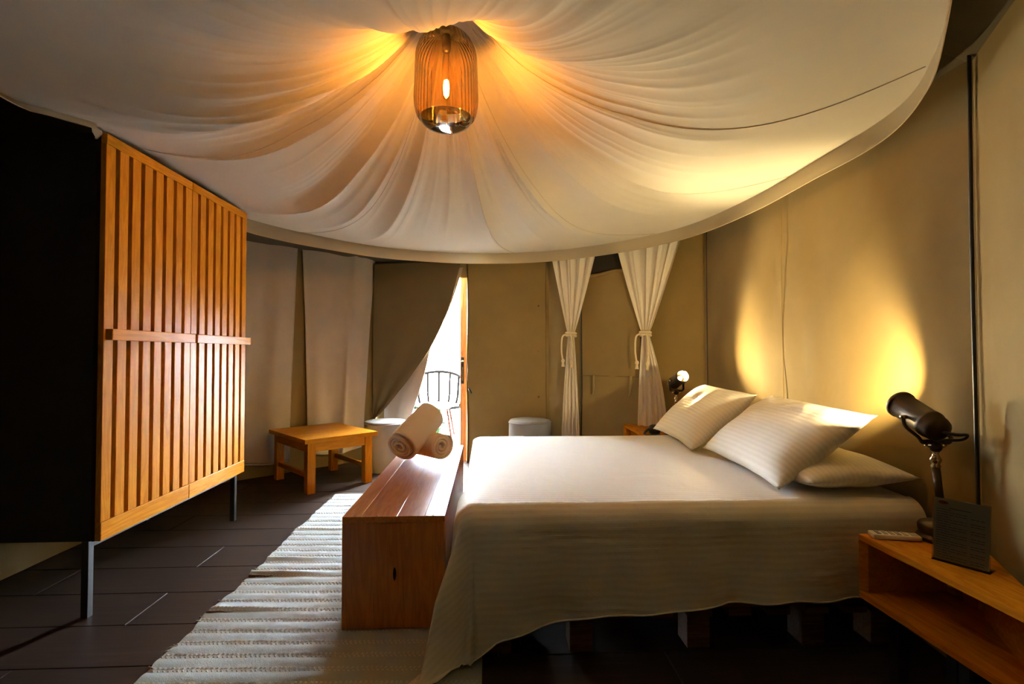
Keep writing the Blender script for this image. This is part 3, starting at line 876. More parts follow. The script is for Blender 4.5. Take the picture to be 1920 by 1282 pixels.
# ---- pillows
def pillow(name, label, w, l, t, loc, rx, ry, rz, group, seed, sagc=0.0):
    nu, nv = 44, 34
    u = np.linspace(-1, 1, nu); v = np.linspace(-1, 1, nv)
    U, Vv = np.meshgrid(u, v, indexing='ij')
    pinch = 0.075
    X = w / 2 * U * (1 - pinch * (1 - Vv ** 2) * np.abs(U) ** 3 - 0.0)
    Y = l / 2 * Vv * (1 - pinch * 1.25 * (1 - U ** 2) * np.abs(Vv) ** 3)
    prof = (np.clip(1 - np.abs(U) ** 2.6, 0, 1) * np.clip(1 - np.abs(Vv) ** 2.4, 0, 1)) ** 0.55
    wr_ = 0.06 * noise2(U * 4 + 20, Vv * 3 + 20, seed) + 0.035 * np.sin(6 * np.arctan2(Vv, U) + seed) * (np.abs(U * Vv)) ** 0.5
    top = t / 2 * prof * (1 + wr_)
    bot = -t / 2 * prof * (1 - wr_)
    bend = sagc * (1 - U ** 2) * (1 - Vv ** 2)
    Pt = np.stack([X, Y, top + bend], -1); Pb = np.stack([X, Y, bot + bend], -1)
    verts = np.concatenate([Pt.reshape(-1, 3), Pb.reshape(-1, 3)])
    f1 = grid_faces(nu, nv); f2 = [tuple(reversed([i + nu * nv for i in q])) for q in f1]
    uv = np.concatenate([np.stack([X, Y], -1).reshape(-1, 2)] * 2)
    o = mesh(name, verts, f1 + f2, M_PILLOW, None, True, uv)
    bm_ = bmesh.new(); bm_.from_mesh(o.data)
    bmesh.ops.remove_doubles(bm_, verts=bm_.verts, dist=0.0004); bm_.to_mesh(o.data); bm_.free()
    o.data.polygons.foreach_set('use_smooth', [True] * len(o.data.polygons))
    if rx is None: o.matrix_world = loc
    else:
        o.location = loc; o.rotation_euler = (rx, ry, rz)
    tag(o, label, 'pillow', group)
    return o
def frame(c, xdir, ydir):
    x = Vector(xdir).normalized(); y = Vector(ydir); y = (y - x * y.dot(x)).normalized(); z = x.cross(y)
    m = Matrix((x, y, z)).transposed().to_4x4(); m.translation = Vector(c); return m
# local x = long side (world Y), local y = up the leaning slope
pillow('pillow', 'white striped pillow leaning on the wall, the one nearer the viewer', 0.86, 0.50, 0.19,
       frame((1.405, 2.43, 0.748), (-0.06, -1, -0.01), (0.40, 0.06, 0.30)), None, None, None, 'pillows on the bed', 61)
pillow('pillow', 'white striped pillow leaning at the far side of the bed, half behind another pillow', 0.80, 0.50, 0.19,
       frame((1.375, 3.25, 0.752), (-0.05, -1, -0.01), (0.38, 0.04, 0.32)), None, None, None, 'pillows on the bed', 63)
pillow('pillow', 'white striped pillow lying flat under the nearer leaning pillow', 0.80, 0.46, 0.15,
       frame((1.485, 2.33, 0.645), (0.0, -1, 0.0), (1, 0, 0.03)), None, None, None, 'pillows on the bed', 65)

# ================================================================ ROLLED TOWELS
def towel(name, label, c0, c1, R, turns, seed, flatten=0.94):
    c0 = Vector(c0); c1 = Vector(c1); ax = (c1 - c0); ln = ax.length; ax.normalize()
    rt = thing(name, label, 'towel', c0, 0, 'rolled towels on the bench')
    side = ax.cross(Vector((0, 0, 1))).normalized(); up = side.cross(ax)
    n = 46 * turns
    th0 = 2 * pi * turns
    pitch = R / (turns + 0.35)
    t = np.linspace(0.25, 1, n)
    ph = t * th0
    rad = R * t - pitch * 0.5
    wob = 1 + 0.05 * np.sin(ph * 0.37 + seed) + 0.02 * np.sin(ph * 1.7 + seed)
    rad = rad * wob
    th = pitch * 0.485
    ch = 0.8 * seed
    def section(shrink):
        c = np.stack([rad * np.cos(ph + ch), rad * np.sin(ph + ch) * flatten], -1)
        d = np.gradient(c, axis=0); d /= np.linalg.norm(d, axis=1, keepdims=True) + 1e-9
        nrm = np.stack([d[:, 1], -d[:, 0]], -1)
        k = th * shrink
        taper = np.minimum(1, np.minimum(np.arange(n), np.arange(n)[::-1]) / 4.0 + 0.2)[:, None]
        return np.concatenate([c + nrm * k * taper, (c - nrm * k * taper)[::-1]])
    levels = [(0.0, 0.35), (0.004, 0.8), (0.012, 1.0), (ln * 0.33, 1.0), (ln * 0.66, 1.0), (ln - 0.012, 1.0), (ln - 0.004, 0.8), (ln, 0.35)]
    V, F = [], []
    m = 2 * n
    for q, (a, s) in enumerate(levels):
        sec = section(s)
        # inner turns push out a little at the ends
        depth = np.concatenate([1 - t, (1 - t)[::-1]]) * 0.012
        sgn = -1 if q < 4 else 1
        for k in range(m):
            lx = a + (sgn * depth[k] * (0 if 2 < q < 5 else 1)) + 0.003 * sin(0.05 * k + seed)
            p = ax * lx + side * sec[k, 0] + up * sec[k, 1]
            V.append(p)
    for q in range(len(levels) - 1):
        for k in range(m):
            k2 = (k + 1) % m
            F.append((q * m + k, q * m + k2, (q + 1) * m + k2, (q + 1) * m + k))
    # caps: quads between outer and inner line of the strip
    for q, rev in ((0, True), (len(levels) - 1, False)):
        o = q * m
        for k in range(n - 1):
            f = (o + k, o + k + 1, o + m - 2 - k, o + m - 1 - k)
            F.append(tuple(reversed(f)) if rev else f)
    mesh('roll', V, F, M_TOWEL, rt)
    # stitched hem line at the loose end
    e_ = section(1.0)[n - 3]
    pth = [ax * q + side * (e_[0] * 1.01) + up * (e_[1] * 1.01) for q in np.linspace(0.01, ln - 0.01, 12)]
    tube('hem', pth, 0.0028, M_TOWEL, rt, 6)
    return rt
towel('rolled_towel', 'beige rolled towel lying level on the bench, its spiral end facing out', (-0.285, 3.17, BZ + 0.099), (-0.50, 3.40, BZ + 0.099), 0.099, 5, 1.0)
towel('rolled_towel', 'beige rolled towel propped up slanting across the other roll', (-0.525, 3.08, BZ + 0.112), (-0.385, 3.36, BZ + 0.262), 0.110, 5, 2.3)

# ================================================================ SMALL WOODEN TABLE
ta = radians(42)
TL, TW, TZ = 0.65, 0.80, 0.45
tb = thing('side_table', 'low honey pine table before the pale drapes', 'table', (-1.46, 4.14, 0), ta)
nbd = 5
for i in range(nbd):
    y0 = i * TW / nbd
    box('top_board', (0, y0, TZ - 0.035), (TL, y0 + TW / nbd - 0.0005, TZ), M_PINE_X, tb, 0.003)
ins = 0.035; lw = 0.068
for lx in (ins, TL - ins - lw):
    for ly in (ins, TW - ins - lw):
        box('leg', (lx, ly, 0), (lx + lw, ly + lw, TZ - 0.035), M_PINE, tb, 0.004)
for ly in (ins + 0.012, TW - ins - 0.036):
    box('apron', (ins + lw, ly, TZ - 0.115), (TL - ins - lw, ly + 0.024, TZ - 0.035), M_PINE_X, tb, 0.003)
for lx in (ins + 0.012, TL - ins - 0.036):
    box('apron', (lx, ins + lw, TZ - 0.115), (lx + 0.024, TW - ins - lw, TZ - 0.035), M_PINE_Y, tb, 0.003)
    box('stretcher', (lx, ins + lw, 0.125), (lx + 0.024, TW - ins - lw, 0.165), M_PINE_Y, tb, 0.003)

# ================================================================ POUFS
def pouf(label, loc, R, Hh, seed):
    p = thing('pouf', label, 'pouf', loc, 0, 'grey cloth poufs')
    def rib(a, r, z): return 0.006 * np.sin(a * 3 + seed) * (r / R) + 0.004 * np.sin(a * 7 + seed * 2 + z * 9) * (r / R)
    side = [(R * 0.97, 0.0), (R * 0.985, 0.02), (R, 0.08), (R * 1.0, Hh * 0.5), (R * 0.99, Hh - 0.05), (R * 0.985, Hh - 0.022)]
    lathe('cover_side', side, M_POUF, p, 56, rib=rib)
    top = [(R * 0.985, Hh - 0.020), (R * 0.965, Hh - 0.006), (R * 0.90, Hh), (R * 0.6, Hh + 0.008), (R * 0.3, Hh + 0.010), (0.0, Hh + 0.011)]
    lathe('cover_top', top, M_POUF, p, 56, rib=rib)
    a = np.linspace(0, 2 * pi, 60, endpoint=False)
    rr = R * 0.99 + rib(a, R, Hh - 0.02)
    tube('piping', np.stack([rr * np.cos(a), rr * np.sin(a), np.full(60, Hh - 0.021)], -1), 0.005, M_POUF, p, 6, closed=True)
pouf('grey cloth pouf tucked behind the low table by the door', (-1.02, 5.10, 0), 0.205, 0.475, 0.4)
pouf('grey cloth pouf against the back wall beyond the bed', (0.40, 4.93, 0), 0.205, 0.50, 2.1)

# ================================================================ DRAPES ON THE BACK-LEFT WALL
def drape(label, s_top, s_bot, z0, z1, seed, group):
    nu, nv = 60, 70
    u = np.linspace(0, 1, nu); v = np.linspace(0, 1, nv)
    U, Vv = np.meshgrid(u, v, indexing='ij')
    sA = s_bot[0] + (s_top[0] - s_bot[0]) * Vv ** 1.4; sB = s_bot[1] + (s_top[1] - s_bot[1]) * Vv ** 1.4
    S = sA + (sB - sA) * U
    A = np.array(L2); Bv = np.array(L3); d = (Bv - A); ln = np.linalg.norm(d); dd = d / ln; n = np.array([dd[1], -dd[0]])
    zb = z0 + 0.02 * np.sin(U * 5 + seed)
    Z = zb + (z1 - zb) * Vv
    off = 0.035 + 0.020 * noise1(U * 4.5 + 0.7 * (1 - Vv) + seed * 3, 71) * (0.35 + 0.65 * (1 - Vv)) + 0.010 * noise2(U * 7 + seed * 5, Vv * 3, 72)
    off += 0.018 * np.exp(-((U - 0.58 - 0.12 * Vv) / 0.035) ** 2) * (1 if seed > 1 else 0)
    P = np.stack([A[0] + d[0] * S + n[0] * off, A[1] + d[1] * S + n[1] * off, Z], -1)
    o = surf('drape', P, M_LINER, solid=0.003)
    tag(o, label, 'drape', group)
    # hems down both edges
    for k in (0, -1): tube('hem', P[k, ::3], 0.004, M_LINER, o, 6)
    tube('hem', P[::2, 0], 0.004, M_LINER, o, 6)
drape('pale cotton drape hanging beside the wardrobe', (0.02, 0.472), (0.02, 0.436), 0.13, 2.24, 0.7, 'pale drapes on the canvas wall')
drape('pale cotton drape hanging behind the low table', (0.50, 0.985), (0.545, 0.90), 0.14, 2.24, 2.2, 'pale drapes on the canvas wall')

# ================================================================ DOOR FLAPS
def flap(name, label, edge_pts, left_s, z_left, off, mat, seed, hemw=0.045):
    """edge_pts: (s, z) down the free edge; surface spans from a left line to the free edge"""
    E_ = spline([(s, z, 0) for s, z in edge_pts], 70)
    nu = 60
    P = np.zeros((nu, 70, 3))
    zl = np.linspace(E_[0, 1], z_left, 70)
    for i, u in enumerate(np.linspace(0, 1, nu)):
        for j in range(70):
            q = j / 69
            s = left_s * (1 - u) + E_[j, 0] * u
            z = zl[j] * (1 - u) + E_[j, 1] * u
            fold = 0.016 * sin(5.5 * u * (1 - 0.3 * q) + seed + 2.0 * q) + 0.008 * sin(13 * u + 3 * q + seed)
            w = off + 0.03 * sin(pi * min(1, q * 1.2)) * u + fold * min(1, q * 2.5)
            P[i, j] = wall_pt(L3, R3, s, z, w)
    o = surf(name, P, mat, solid=0.003)
    tag(o, label, 'tent flap')
    # turned-back hem band along the free edge
    H_ = np.zeros((8, 70, 3))
    nx_ = np.array([R3[1] - L3[1], -(R3[0] - L3[0]), 0]); nx_ /= np.linalg.norm(nx_)
    for i in range(8):
        for j in range(70):
            u = 1 - hemw * (i / 7) * (0.4 + 1.6 * (j / 69))
            k = u * (nu - 1); k0 = int(min(nu - 2, k)); f = k - k0
            H_[i, j] = P[k0, j] * (1 - f) + P[k0 + 1, j] * f + nx_ * 0.004
    surf('turned_hem', H_, mat, o)
    tube('edge_binding', P[-1], 0.005, mat, o, 6)
    return o
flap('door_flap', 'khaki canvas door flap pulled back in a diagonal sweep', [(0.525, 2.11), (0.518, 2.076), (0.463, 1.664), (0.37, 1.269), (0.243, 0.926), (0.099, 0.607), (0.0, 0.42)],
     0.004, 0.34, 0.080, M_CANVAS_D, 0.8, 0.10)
flap('outer_flap', 'pale outer door flap showing below the khaki one', [(0.52, 2.05), (0.44, 1.60), (0.350, 1.269), (0.310, 0.984), (0.272, 0.755), (0.215, 0.44), (0.165, 0.03)],
     0.025, 0.0, 0.010, M_OUTER, 2.2, 0.03)

# ================================================================ WINDOW ON THE BACK-RIGHT WALL
wn_ = bpy.data.objects.new('window_1', None); COL.objects.link(wn_)
tag(wn_, 'tent window closed by a khaki canvas panel with two straps', kind='structure')
P = wall_surface(R3, R2, 0.30, 2.10, 0.245, 0.665, seed=44, amp=0.003, nu=20, nv=30, off=0.014); surf('dark_net', P, M_DARKNET, wn_)
P = wall_surface(R3, R2, 0.32, 1.905, 0.262, 0.648, seed=45, amp=0.028, nu=50, nv=70, off=0.040); surf('canvas_panel', P, M_CANVAS, wn_)
tube('panel_roll', [wall_pt(R3, R2, s, 1.90 + 0.02 * (s - 0.45) / 0.2 + 0.006 * sin(s * 30), 0.040) for s in np.linspace(0.262, 0.648, 24)], 0.022, M_CANVAS, wn_, 14, flat=0.8)
for s in (0.251, 0.659):
    tube('zip', [wall_pt(R3, R2, s, z, 0.028) for z in np.linspace(0.32, 2.08, 20)], 0.012, M_RUBBER, wn_, 8, flat=0.5)
tube('stitch_line', [wall_pt(R3, R2, s, 0.93, 0.050) for s in np.linspace(0.262, 0.648, 24)], 0.0035, M_CANVAS_D, wn_, 6)
for s in (0.355, 0.592):
    pts = [wall_pt(R3, R2, s, 0.935, 0.052), wall_pt(R3, R2, s + 0.002, 0.93, 0.085), wall_pt(R3, R2, s + 0.002, 0.86, 0.088), wall_pt(R3, R2, s - 0.004, 0.79, 0.075), wall_pt(R3, R2, s - 0.014, 0.755, 0.068)]
    pp = spline(pts, 16)
    d = np.array([R2[0] - R3[0], R2[1] - R3[1], 0]); d /= np.linalg.norm(d)
    Pp = np.stack([pp - d * 0.013, pp + d * 0.013], 0)
    surf('strap', Pp, M_STRAP, wn_, solid=0.003)

def curtain(label, top, tie, bot, zt, ztie, zb, seed):
    """top/bot: (s0, s1), tie: s"""
    nu, nv = 110, 90
    c = thing('tied_curtain', label, 'curtain', tuple(wall_pt(R3, R2, tie, zb, 0.11)), 0, 'white curtains at the window')
    org = np.array(c.location)
    A = np.array(R3); Bv = np.array(R2); d3 = np.array([*(Bv - A), 0]); ln = np.linalg.norm(d3)
    Z = np.linspace(zb, zt, nv); U = np.linspace(0, 1, nu)
    P = np.zeros((nu, nv, 3))
    wt = 0.030 / ln * 1.0
    for j, z in enumerate(Z):
        if z >= ztie:
            q = (z - ztie) / (zt - ztie); g = q ** 0.92
            s0 = (tie - wt) * (1 - g) + top[0] * g; s1 = (tie + wt) * (1 - g) + top[1] * g
        else:
            q = (ztie - z) / (ztie - zb); g = 1 - (1 - q) ** 1.7
            s0 = (tie - wt) * (1 - g) + bot[0] * g; s1 = (tie + wt) * (1 - g) + bot[1] * g
        for i, u in enumerate(U):
            wd = (s1 - s0) * ln
            am = min(0.024, 0.014 + 0.014 * abs(z - ztie))
            ph = u * 2 * pi * 5 + 1.6 * sin(u * 5 + seed) + 0.5 * sin(z * 3 + seed)
            off = 0.110 + am * sin(ph) * (0.7 + 0.3 * sin(u * 11 + seed)) + 0.006 * sin(ph * 2.1 + seed)
            s = s0 + (s1 - s0) * (u + 0.018 * sin(ph * 1.0 + 1.3))
            P[i, j] = wall_pt(R3, R2, s, z, off)
    surf('voile', P - org, M_SHEER, c)
    # rope: two turns round the waist, loose ends with knots
    ax = d3 / ln; nrm = np.array([ax[1], -ax[0], 0])
    c0 = wall_pt(R3, R2, tie, ztie, 0.110) - org
    for dz in (-0.012, 0.012):
        a = np.linspace(0, 2 * pi, 36, endpoint=False)
        tube('tie_rope', [c0 + ax * 0.045 * cos(t) + nrm * 0.048 * sin(t) + np.array([0, 0, dz + 0.006 * sin(t)]) for t in a], 0.011, M_ROPE, c, 8, closed=True)
    for sx, ln_ in ((-0.055, 0.26), (0.040, 0.27)):
        st_ = c0 + ax * sx * 0.5 + nrm * 0.055
        pts = spline([st_, st_ + ax * sx * 0.6 + nrm * 0.012 + np.array([0, 0, -0.03]), st_ + ax * sx * 0.75 + nrm * 0.01 + np.array([0, 0, -ln_ * 0.6]), st_ + ax * sx * 0.5 + nrm * 0.006 + np.array([0, 0, -ln_])], 16)
        rp = tube('rope_end', pts, 0.008, M_ROPE, c, 8)
        e_ = pts[-1]
        lathe('knot', [(0, 0.026), (0.010, 0.024), (0.017, 0.012), (0.017, 0.0), (0.011, -0.012), (0.014, -0.035), (0.017, -0.05), (0, -0.05)], M_ROPE, rp, 12, Matrix.Translation(Vector(e_)))
curtain('white voile curtain tied with rope, next to the grey pouf', (0.045, 0.405), 0.207, (0.140, 0.268), 2.24, 1.325, 0.02, 0.3)
curtain('white voile curtain tied with rope, next to the lit far lamp', (0.500, 0.925), 0.690, (0.645, 0.810), 2.24, 1.315, 0.505, 1.9)

# ================================================================ NIGHTSTANDS
def nightstand(label, front_x, pts, z0=0.275, z1=0.50):
    cx = sum(p[0] for p in pts) / len(pts); cy = sum(p[1] for p in pts) / len(pts)
    n = thing('nightstand', label, 'nightstand', (cx, cy, 0), 0, 'wedge nightstands beside the bed')
    q = [(x - cx, y - cy) for x, y in pts]
    prism('top_board', q, z1 - 0.022, z1, M_PINE_Y, n, 0.002)
    prism('bottom_board', q, z0, z0 + 0.022, M_PINE_Y, n, 0.002)
    # end board at the bed side, back boards along the walls
    m = len(q)
    for i in range(m):
        a = Vector((*q[i], 0)); b = Vector((*q[(i + 1) % m], 0))
        if abs(a.x - b.x) < 1e-6 and abs(a.x + cx - front_x) < 1e-3: continue          # open front
        d = (b - a).normalized(); nn_ = Vector((-d.y, d.x, 0))
        if nn_.dot(-(a + b) / 2) < 0: nn_ = -nn_
        t = 0.02
        ee = 0.0008
        poly = [a + d * ee + nn_ * ee, b - d * ee + nn_ * ee, b - d * (t + ee) + nn_ * t, a + d * (t + ee) + nn_ * t]
        prism('side_board', [(p.x, p.y) for p in poly], z0 + 0.0225, z1 - 0.0225, M_PINE_Y, n, 0.0)
    # small recessed feet
    for (x, y) in [(0.62 * a, 0.62 * b) for a, b in q]:
        box('foot', (x - 0.02, y - 0.02, 0), (x + 0.02, y + 0.02, z0), M_BLACKMETAL, n, 0.002)
    return n
nightstand('wedge-shaped pine nightstand with an open shelf, holding the remote and card', 1.33, [(1.33, 1.775), (1.33, 1.12), (1.355, 1.12), (1.625, 1.585), (1.66, 1.70), (1.66, 1.775)])
nightstand('wedge-shaped pine nightstand seen beyond the far pillow', 1.23, [(1.23, 3.66), (1.755, 3.66), (1.755, 4.12), (1.29, 4.57), (1.23, 4.57)])

# ================================================================ BEDSIDE LAMPS
def bed_lamp(label, base, head_c, hd, lit_label=None):
    base = np.array(base, float); hc = np.array(head_c, float) - base
    lp = thing('bedside_lamp', label, 'lamp', tuple(base), 0, 'bronze spotlight bedside lamps')
    # round weighted base
    lathe('base', [(0, 0), (0.078, 0), (0.080, 0.006), (0.076, 0.014), (0.070, 0.020), (0.068, 0.024), (0.072, 0.030), (0.073, 0.048), (0.068, 0.056), (0.040, 0.062), (0.014, 0.068), (0.013, 0.085), (0, 0.085)], M_BRONZE, lp, 48)
    lathe('switch_knob', [(0, 0.084), (0.004, 0.084), (0.005, 0.078), (0.004, 0.058), (0.006, 0.055)], M_BRASS, lp, 14, Matrix.Translation((-0.048, -0.02, 0)))
    d = Vector(hd).normalized()
    piv = Vector(hc) + Vector((0.018, 0, -0.082)) + Vector((d.x, d.y, 0)) * (-0.055)
    top = piv - Vector((0, 0, 0.09))
    # stem leans very slightly from base to joint
    tube('stem', [(0, 0, 0.07), tuple(top * 0.5 + Vector((0, 0, 0.02))), tuple(top)], 0.0125, M_BRONZE, lp, 16)
    q = Matrix.Translation(top)
    lathe('collar', [(0, 0.0), (0.012, 0.0), (0.015, 0.006), (0.011, 0.014), (0.016, 0.022), (0.018, 0.030), (0.012, 0.040), (0.009, 0.050), (0.012, 0.056), (0.008, 0.066), (0, 0.066)], M_BRASS, lp, 20, q)
    # joint ball with wing screw
    lathe('joint', [(0, -0.020), (0.010, -0.018), (0.018, -0.008), (0.020, 0.0), (0.018, 0.009), (0.010, 0.018), (0, 0.020)], M_BRONZE, lp, 20, Matrix.Translation(piv - Vector((0, 0, 0.018))))
    side = d.cross(Vector((0, 0, 1))).normalized(); up = side.cross(d)
    j = piv - Vector((0, 0, 0.018))
    tube('wing_screw', [tuple(j - side * 0.034 + Vector((0, 0, 0.008))), tuple(j - side * 0.028), tuple(j), tuple(j + side * 0.028), tuple(j + side * 0.034 + Vector((0, 0, 0.008)))], [0.006, 0.004, 0.004, 0.004, 0.006], M_BRASS, lp, 8)
    # yoke: U-bracket gripping the head
    R_ = 0.049
    hcv = Vector(hc)
    bar = 0.052
    Y = []
    for sg in (1, -1):
        arm = [hcv + side * sg * (R_ + 0.007) - d * 0.004, hcv + side * sg * (R_ + 0.008) - d * 0.014 - Vector((0, 0, 0.028)), piv + side * sg * (bar + 0.004) + d * 0.006 + Vector((0, 0, 0.014)), piv + side * sg * (bar - 0.006), piv + side * sg * 0.02]
        Y += arm if sg == 1 else arm[::-1]
    yp = spline([tuple(p) for p in Y], 60)
    tube('yoke', yp, 0.0085, M_BRONZE, lp, 8, flat=0.45)
    for sg in (-1, 1):
        tube('yoke_screw', [tuple(hcv + side * sg * (R_ - 0.004) - d * 0.005), tuple(hcv + side * sg * (R_ + 0.018) - d * 0.005)], 0.007, M_BRASS, lp, 12)
    # head: open can with stepped back
    mt = Matrix((side, up, d)).transposed().to_4x4(); mt.translation = hcv
    outer = [(0.0435, 0.098), (0.0475, 0.0985), (0.051, 0.095), (0.051, 0.083), (0.0485, 0.080), (0.0465, 0.077), (0.0465, -0.045), (0.049, -0.048), (0.049, -0.060), (0.046, -0.066), (0.044, -0.085), (0.040, -0.098), (0.028, -0.106), (0.014, -0.110), (0.0, -0.111)]
    inner = [(0.0, -0.090), (0.036, -0.088), (0.0425, -0.06), (0.0435, 0.0), (0.0435, 0.098)]
    hd_o = lathe('head', outer, M_BRONZE, lp, 48, mt)
    lathe('reflector', inner, M_BRASS, hd_o, 48, mt)
    lathe('socket', [(0.0, 0.035), (0.015, 0.034), (0.017, 0.0), (0.017, -0.085), (0.0, -0.086)], M_PLASTIC, hd_o, 20, mt)
    mb = mt @ Matrix.Translation((0, 0, 0.046))
    lathe('bulb', [(0.0, 0.013)] + [(0.013 * sin(t), 0.013 * cos(t)) for t in np.linspace(0.25, 2.4, 9)] + [(0.012, -0.028), (0, -0.028)], M_LAMPBULB, hd_o, 20, mb)
    # flex looping from the back of the head into the stem
    bk = hcv - d * 0.108
    w = Vector((0.06, -0.02, 0)) if hd[1] > 0 else Vector((0.05, 0.02, 0))
    cp = spline([tuple(bk), tuple(bk - d * 0.022 + w * 0.4 + Vector((0, 0, 0.004))), tuple(bk - d * 0.01 + w * 1.0 - Vector((0, 0, 0.002))), tuple(bk + d * 0.01 + w * 0.95 - Vector((0, 0, 0.028))), tuple(piv + w * 0.25 + Vector((0, 0, 0.004))), tuple(piv - Vector((0, 0, 0.012)))], 40)
    tube('flex', cp, 0.0055, M_RUBBER, lp, 8)
    return lp
bed_lamp('bronze can spotlight lamp on the near nightstand behind the card', (1.578, 1.697, 0.50), (1.541, 1.75, 0.922), (0.05, 0.90, 0.37))
bed_lamp('bronze can spotlight lamp lit beside the far pillow', (1.49, 3.99, 0.50), (1.462, 3.86, 0.935), (0.10, -0.90, 0.37))

# ================================================================ REMOTE, CARD, BLACK APPLIANCE
rm = thing('remote_control', 'white remote control lying on the near nightstand', 'remote control', (1.422, 1.722, 0.5005), radians(-15))
box('body', (-0.075, -0.024, 0.0), (0.075, 0.024, 0.017), M_PLASTIC, rm, 0.006)
for i in range(5):
    for j in range(3):
        box('key', (-0.060 + i * 0.021, -0.016 + j * 0.0115, 0.0165), (-0.047 + i * 0.021, -0.008 + j * 0.0115, 0.0195), M_KEY, rm, 0.001)
box('display', (0.046, -0.015, 0.0165), (0.068, 0.015, 0.018), M_KEY, rm, 0.001)

cA = np.array([1.400, 1.549]); cB = np.array([1.471, 1.430])
cw = float(np.linalg.norm(cB - cA)); ch_ = 0.195
cd = thing('info_card', 'printed information card in a clear stand on the near nightstand', 'card', (float((cA[0] + cB[0]) / 2), float((cA[1] + cB[1]) / 2), 0.5005), atan2(cB[1] - cA[1], cB[0] - cA[0]))
tilt = Matrix.Rotation(radians(-6), 4, 'X')
def cbox(name, x0, x1, z0, z1, y0, y1, mat, parent):
    o = box(name, (x0, y0, z0), (x1, y1, z1), mat, parent, 0.0)
    o.matrix_local = tilt @ Matrix.Translation(o.location)
    return o
cbox('paper', -cw / 2 + 0.003, cw / 2 - 0.003, 0.006, ch_ - 0.002, -0.0006, 0.0006, M_PAPER, cd)
cbox('front_sheet', -cw / 2, cw / 2, 0.003, ch_, -0.0030, -0.0016, M_ACRYL, cd)
cbox('back_sheet', -cw / 2, cw / 2, 0.003, ch_, 0.0016, 0.0030, M_ACRYL, cd)
box('stand_foot', (-cw / 2, -0.004, 0.0), (cw / 2, 0.050, 0.002), M_ACRYL, cd, 0.0)
V, F = [], []
rr_ = random.Random(3)
def dash(x0, x1, z, h):
    b = len(V)
    for x, zz in ((x0, z), (x1, z), (x1, z + h), (x0, z + h)):
        p = tilt @ Vector((x, -0.0009, zz)); V.append(tuple(p))
    F.append((b, b + 1, b + 2, b + 3))
hl = cw / 2
dash(-hl * 0.40, hl * 0.35, ch_ - 0.030, 0.0016)
for i in range(21):
    z = ch_ - 0.036 - i * 0.0073
    x = -hl + 0.010
    x_end = hl * (-0.35 if i % 3 == 0 else 0.22)
    while x < x_end:
        w_ = rr_.uniform(0.006, 0.018); dash(x, min(x + w_, x_end), z, 0.0013); x += w_ + 0.002
    if i % 3 != 0 and i > 1:
        x = hl * 0.34
        while x < hl * 0.82:
            w_ = rr_.uniform(0.006, 0.014); dash(x, min(x + w_, hl * 0.82), z, 0.0015); x += w_ + 0.002
mesh('print', V, F, M_INK, cd, False)
V2 = [tuple(tilt @ Vector((-hl * 0.62 + 0.013 * cos(t), -0.0009, ch_ - 0.014 + 0.0050 * sin(t)))) for t in np.linspace(0, 2 * pi, 20, endpoint=False)]
mesh('emblem', V2, [tuple(range(20))], M_REDINK, cd, False)

ap = thing('small_appliance', 'small rounded black appliance with a curled cord on the far nightstand', 'appliance', (1.325, 3.99, 0.5005))
lathe('body', [(0, 0.0), (0.030, 0.0), (0.042, 0.012), (0.047, 0.032), (0.046, 0.052), (0.038, 0.068), (0.022, 0.076), (0, 0.078)], M_RUBBER, ap, 32)
tube('handle', spline([(-0.035, -0.01, 0.045), (-0.06, -0.02, 0.040), (-0.085, -0.03, 0.022), (-0.092, -0.045, 0.012)], 14), 0.011, M_RUBBER, ap, 10)
tube('cord', spline([(-0.092, -0.045, 0.012), (-0.085, -0.075, 0.006), (-0.05, -0.085, 0.006), (-0.02, -0.07, 0.006), (0.02, -0.08, 0.006)], 30), 0.005, M_RUBBER, ap, 8)
lathe('button', [(0, 0.006), (0.005, 0.005), (0.006, 0)], M_STEEL, ap, 12, Matrix.Translation((0.0, -0.044, 0.045)) @ Matrix.Rotation(pi / 2, 4, 'X'))

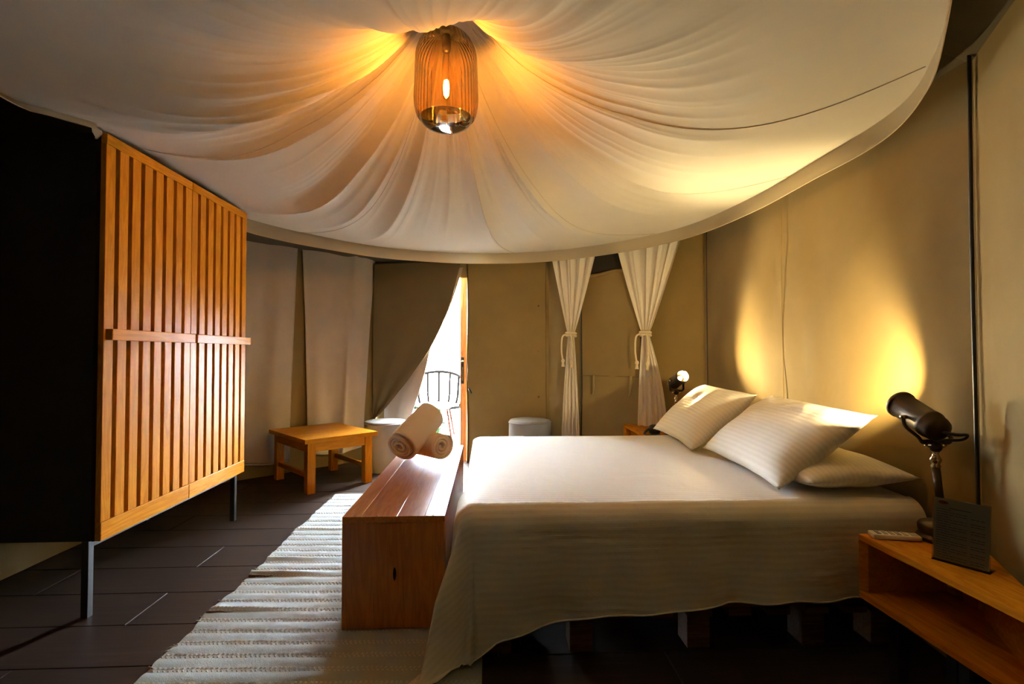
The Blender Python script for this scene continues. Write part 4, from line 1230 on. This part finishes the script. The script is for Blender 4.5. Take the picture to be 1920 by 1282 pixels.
# ================================================================ OUTSIDE THE DOOR
wc = thing('wire_chair', 'round-backed wire armchair on the terrace outside the door', 'chair', (-0.72, 7.2, -0.03))
RB_ = 0.36
def arc_pt(a, z, k=1.0): return np.array([RB_ * k * cos(a), RB_ * 0.8 * k * sin(a), z])
A_ = np.linspace(radians(-15), radians(195), 40)
topz = lambda a: 0.60 + 0.30 * max(0, sin(a)) ** 0.5 if sin(a) > 0 else 0.60
tube('back_rim', [arc_pt(a, topz(a), 1.08) for a in A_], 0.020, M_WIRE, wc, 8)
tube('seat_rim', [arc_pt(a, 0.42, 0.92) for a in np.linspace(0, 2 * pi, 40, endpoint=False)], 0.020, M_WIRE, wc, 8, closed=True)
for a in np.linspace(radians(-10), radians(190), 9):
    tube('back_wire', [arc_pt(a, 0.42, 0.92), arc_pt(a, 0.55, 1.02), arc_pt(a, topz(a), 1.08)], 0.017, M_WIRE, wc, 6)
lathe('seat_pad', [(0, 0.40), (0.28, 0.40), (0.31, 0.42), (0.30, 0.45), (0.2, 0.465), (0, 0.47)], M_PLASTIC, wc, 32)
for a in (0.7, 2.44, 3.9, 5.5):
    tube('leg', [arc_pt(a, 0.40, 0.6), arc_pt(a, 0.0, 0.85)], 0.014, M_TERRA, wc, 8)
def plant(label, loc, n, h, seed):
    p = thing('terrace_plant', label, 'plant', loc, 0, 'plants on the terrace')
    r_ = random.Random(seed)
    for i in range(4):
        a = r_.uniform(0, 2 * pi)
        tube('stem', [(0, 0, 0), (0.04 * cos(a), 0.04 * sin(a), h * 0.5), (0.10 * cos(a), 0.10 * sin(a), h)], 0.004, M_LEAF, p, 5)
    for i in range(n):
        a = r_.uniform(0, 2 * pi); z = r_.uniform(0.15, 1.0) * h; l_ = r_.uniform(0.06, 0.12); w_ = l_ * 0.35; e_ = r_.uniform(-0.2, 0.7)
        c = Vector((0.08 * cos(a) * z / h, 0.08 * sin(a) * z / h, z)); d = Vector((cos(a) * cos(e_), sin(a) * cos(e_), sin(e_))); s_ = Vector((-sin(a), cos(a), 0)); u_ = s_.cross(d) * -0.12 * l_
        vs = [c, c + d * l_ * 0.4 + s_ * w_ + u_, c + d * l_, c + d * l_ * 0.4 - s_ * w_ + u_, c + d * l_ * 0.45 - u_ * 0.3]
        mesh('leaf', vs, [(0, 1, 4), (1, 2, 4), (2, 3, 4), (3, 0, 4)], M_LEAF, p)
plant('small leafy green plant on the terrace in front of the wire chair', (-0.66, 6.45, -0.03), 26, 0.42, 5)
plant('thin leafy green plant on the terrace close to the pale flap', (-0.98, 6.6, -0.03), 18, 0.55, 9)
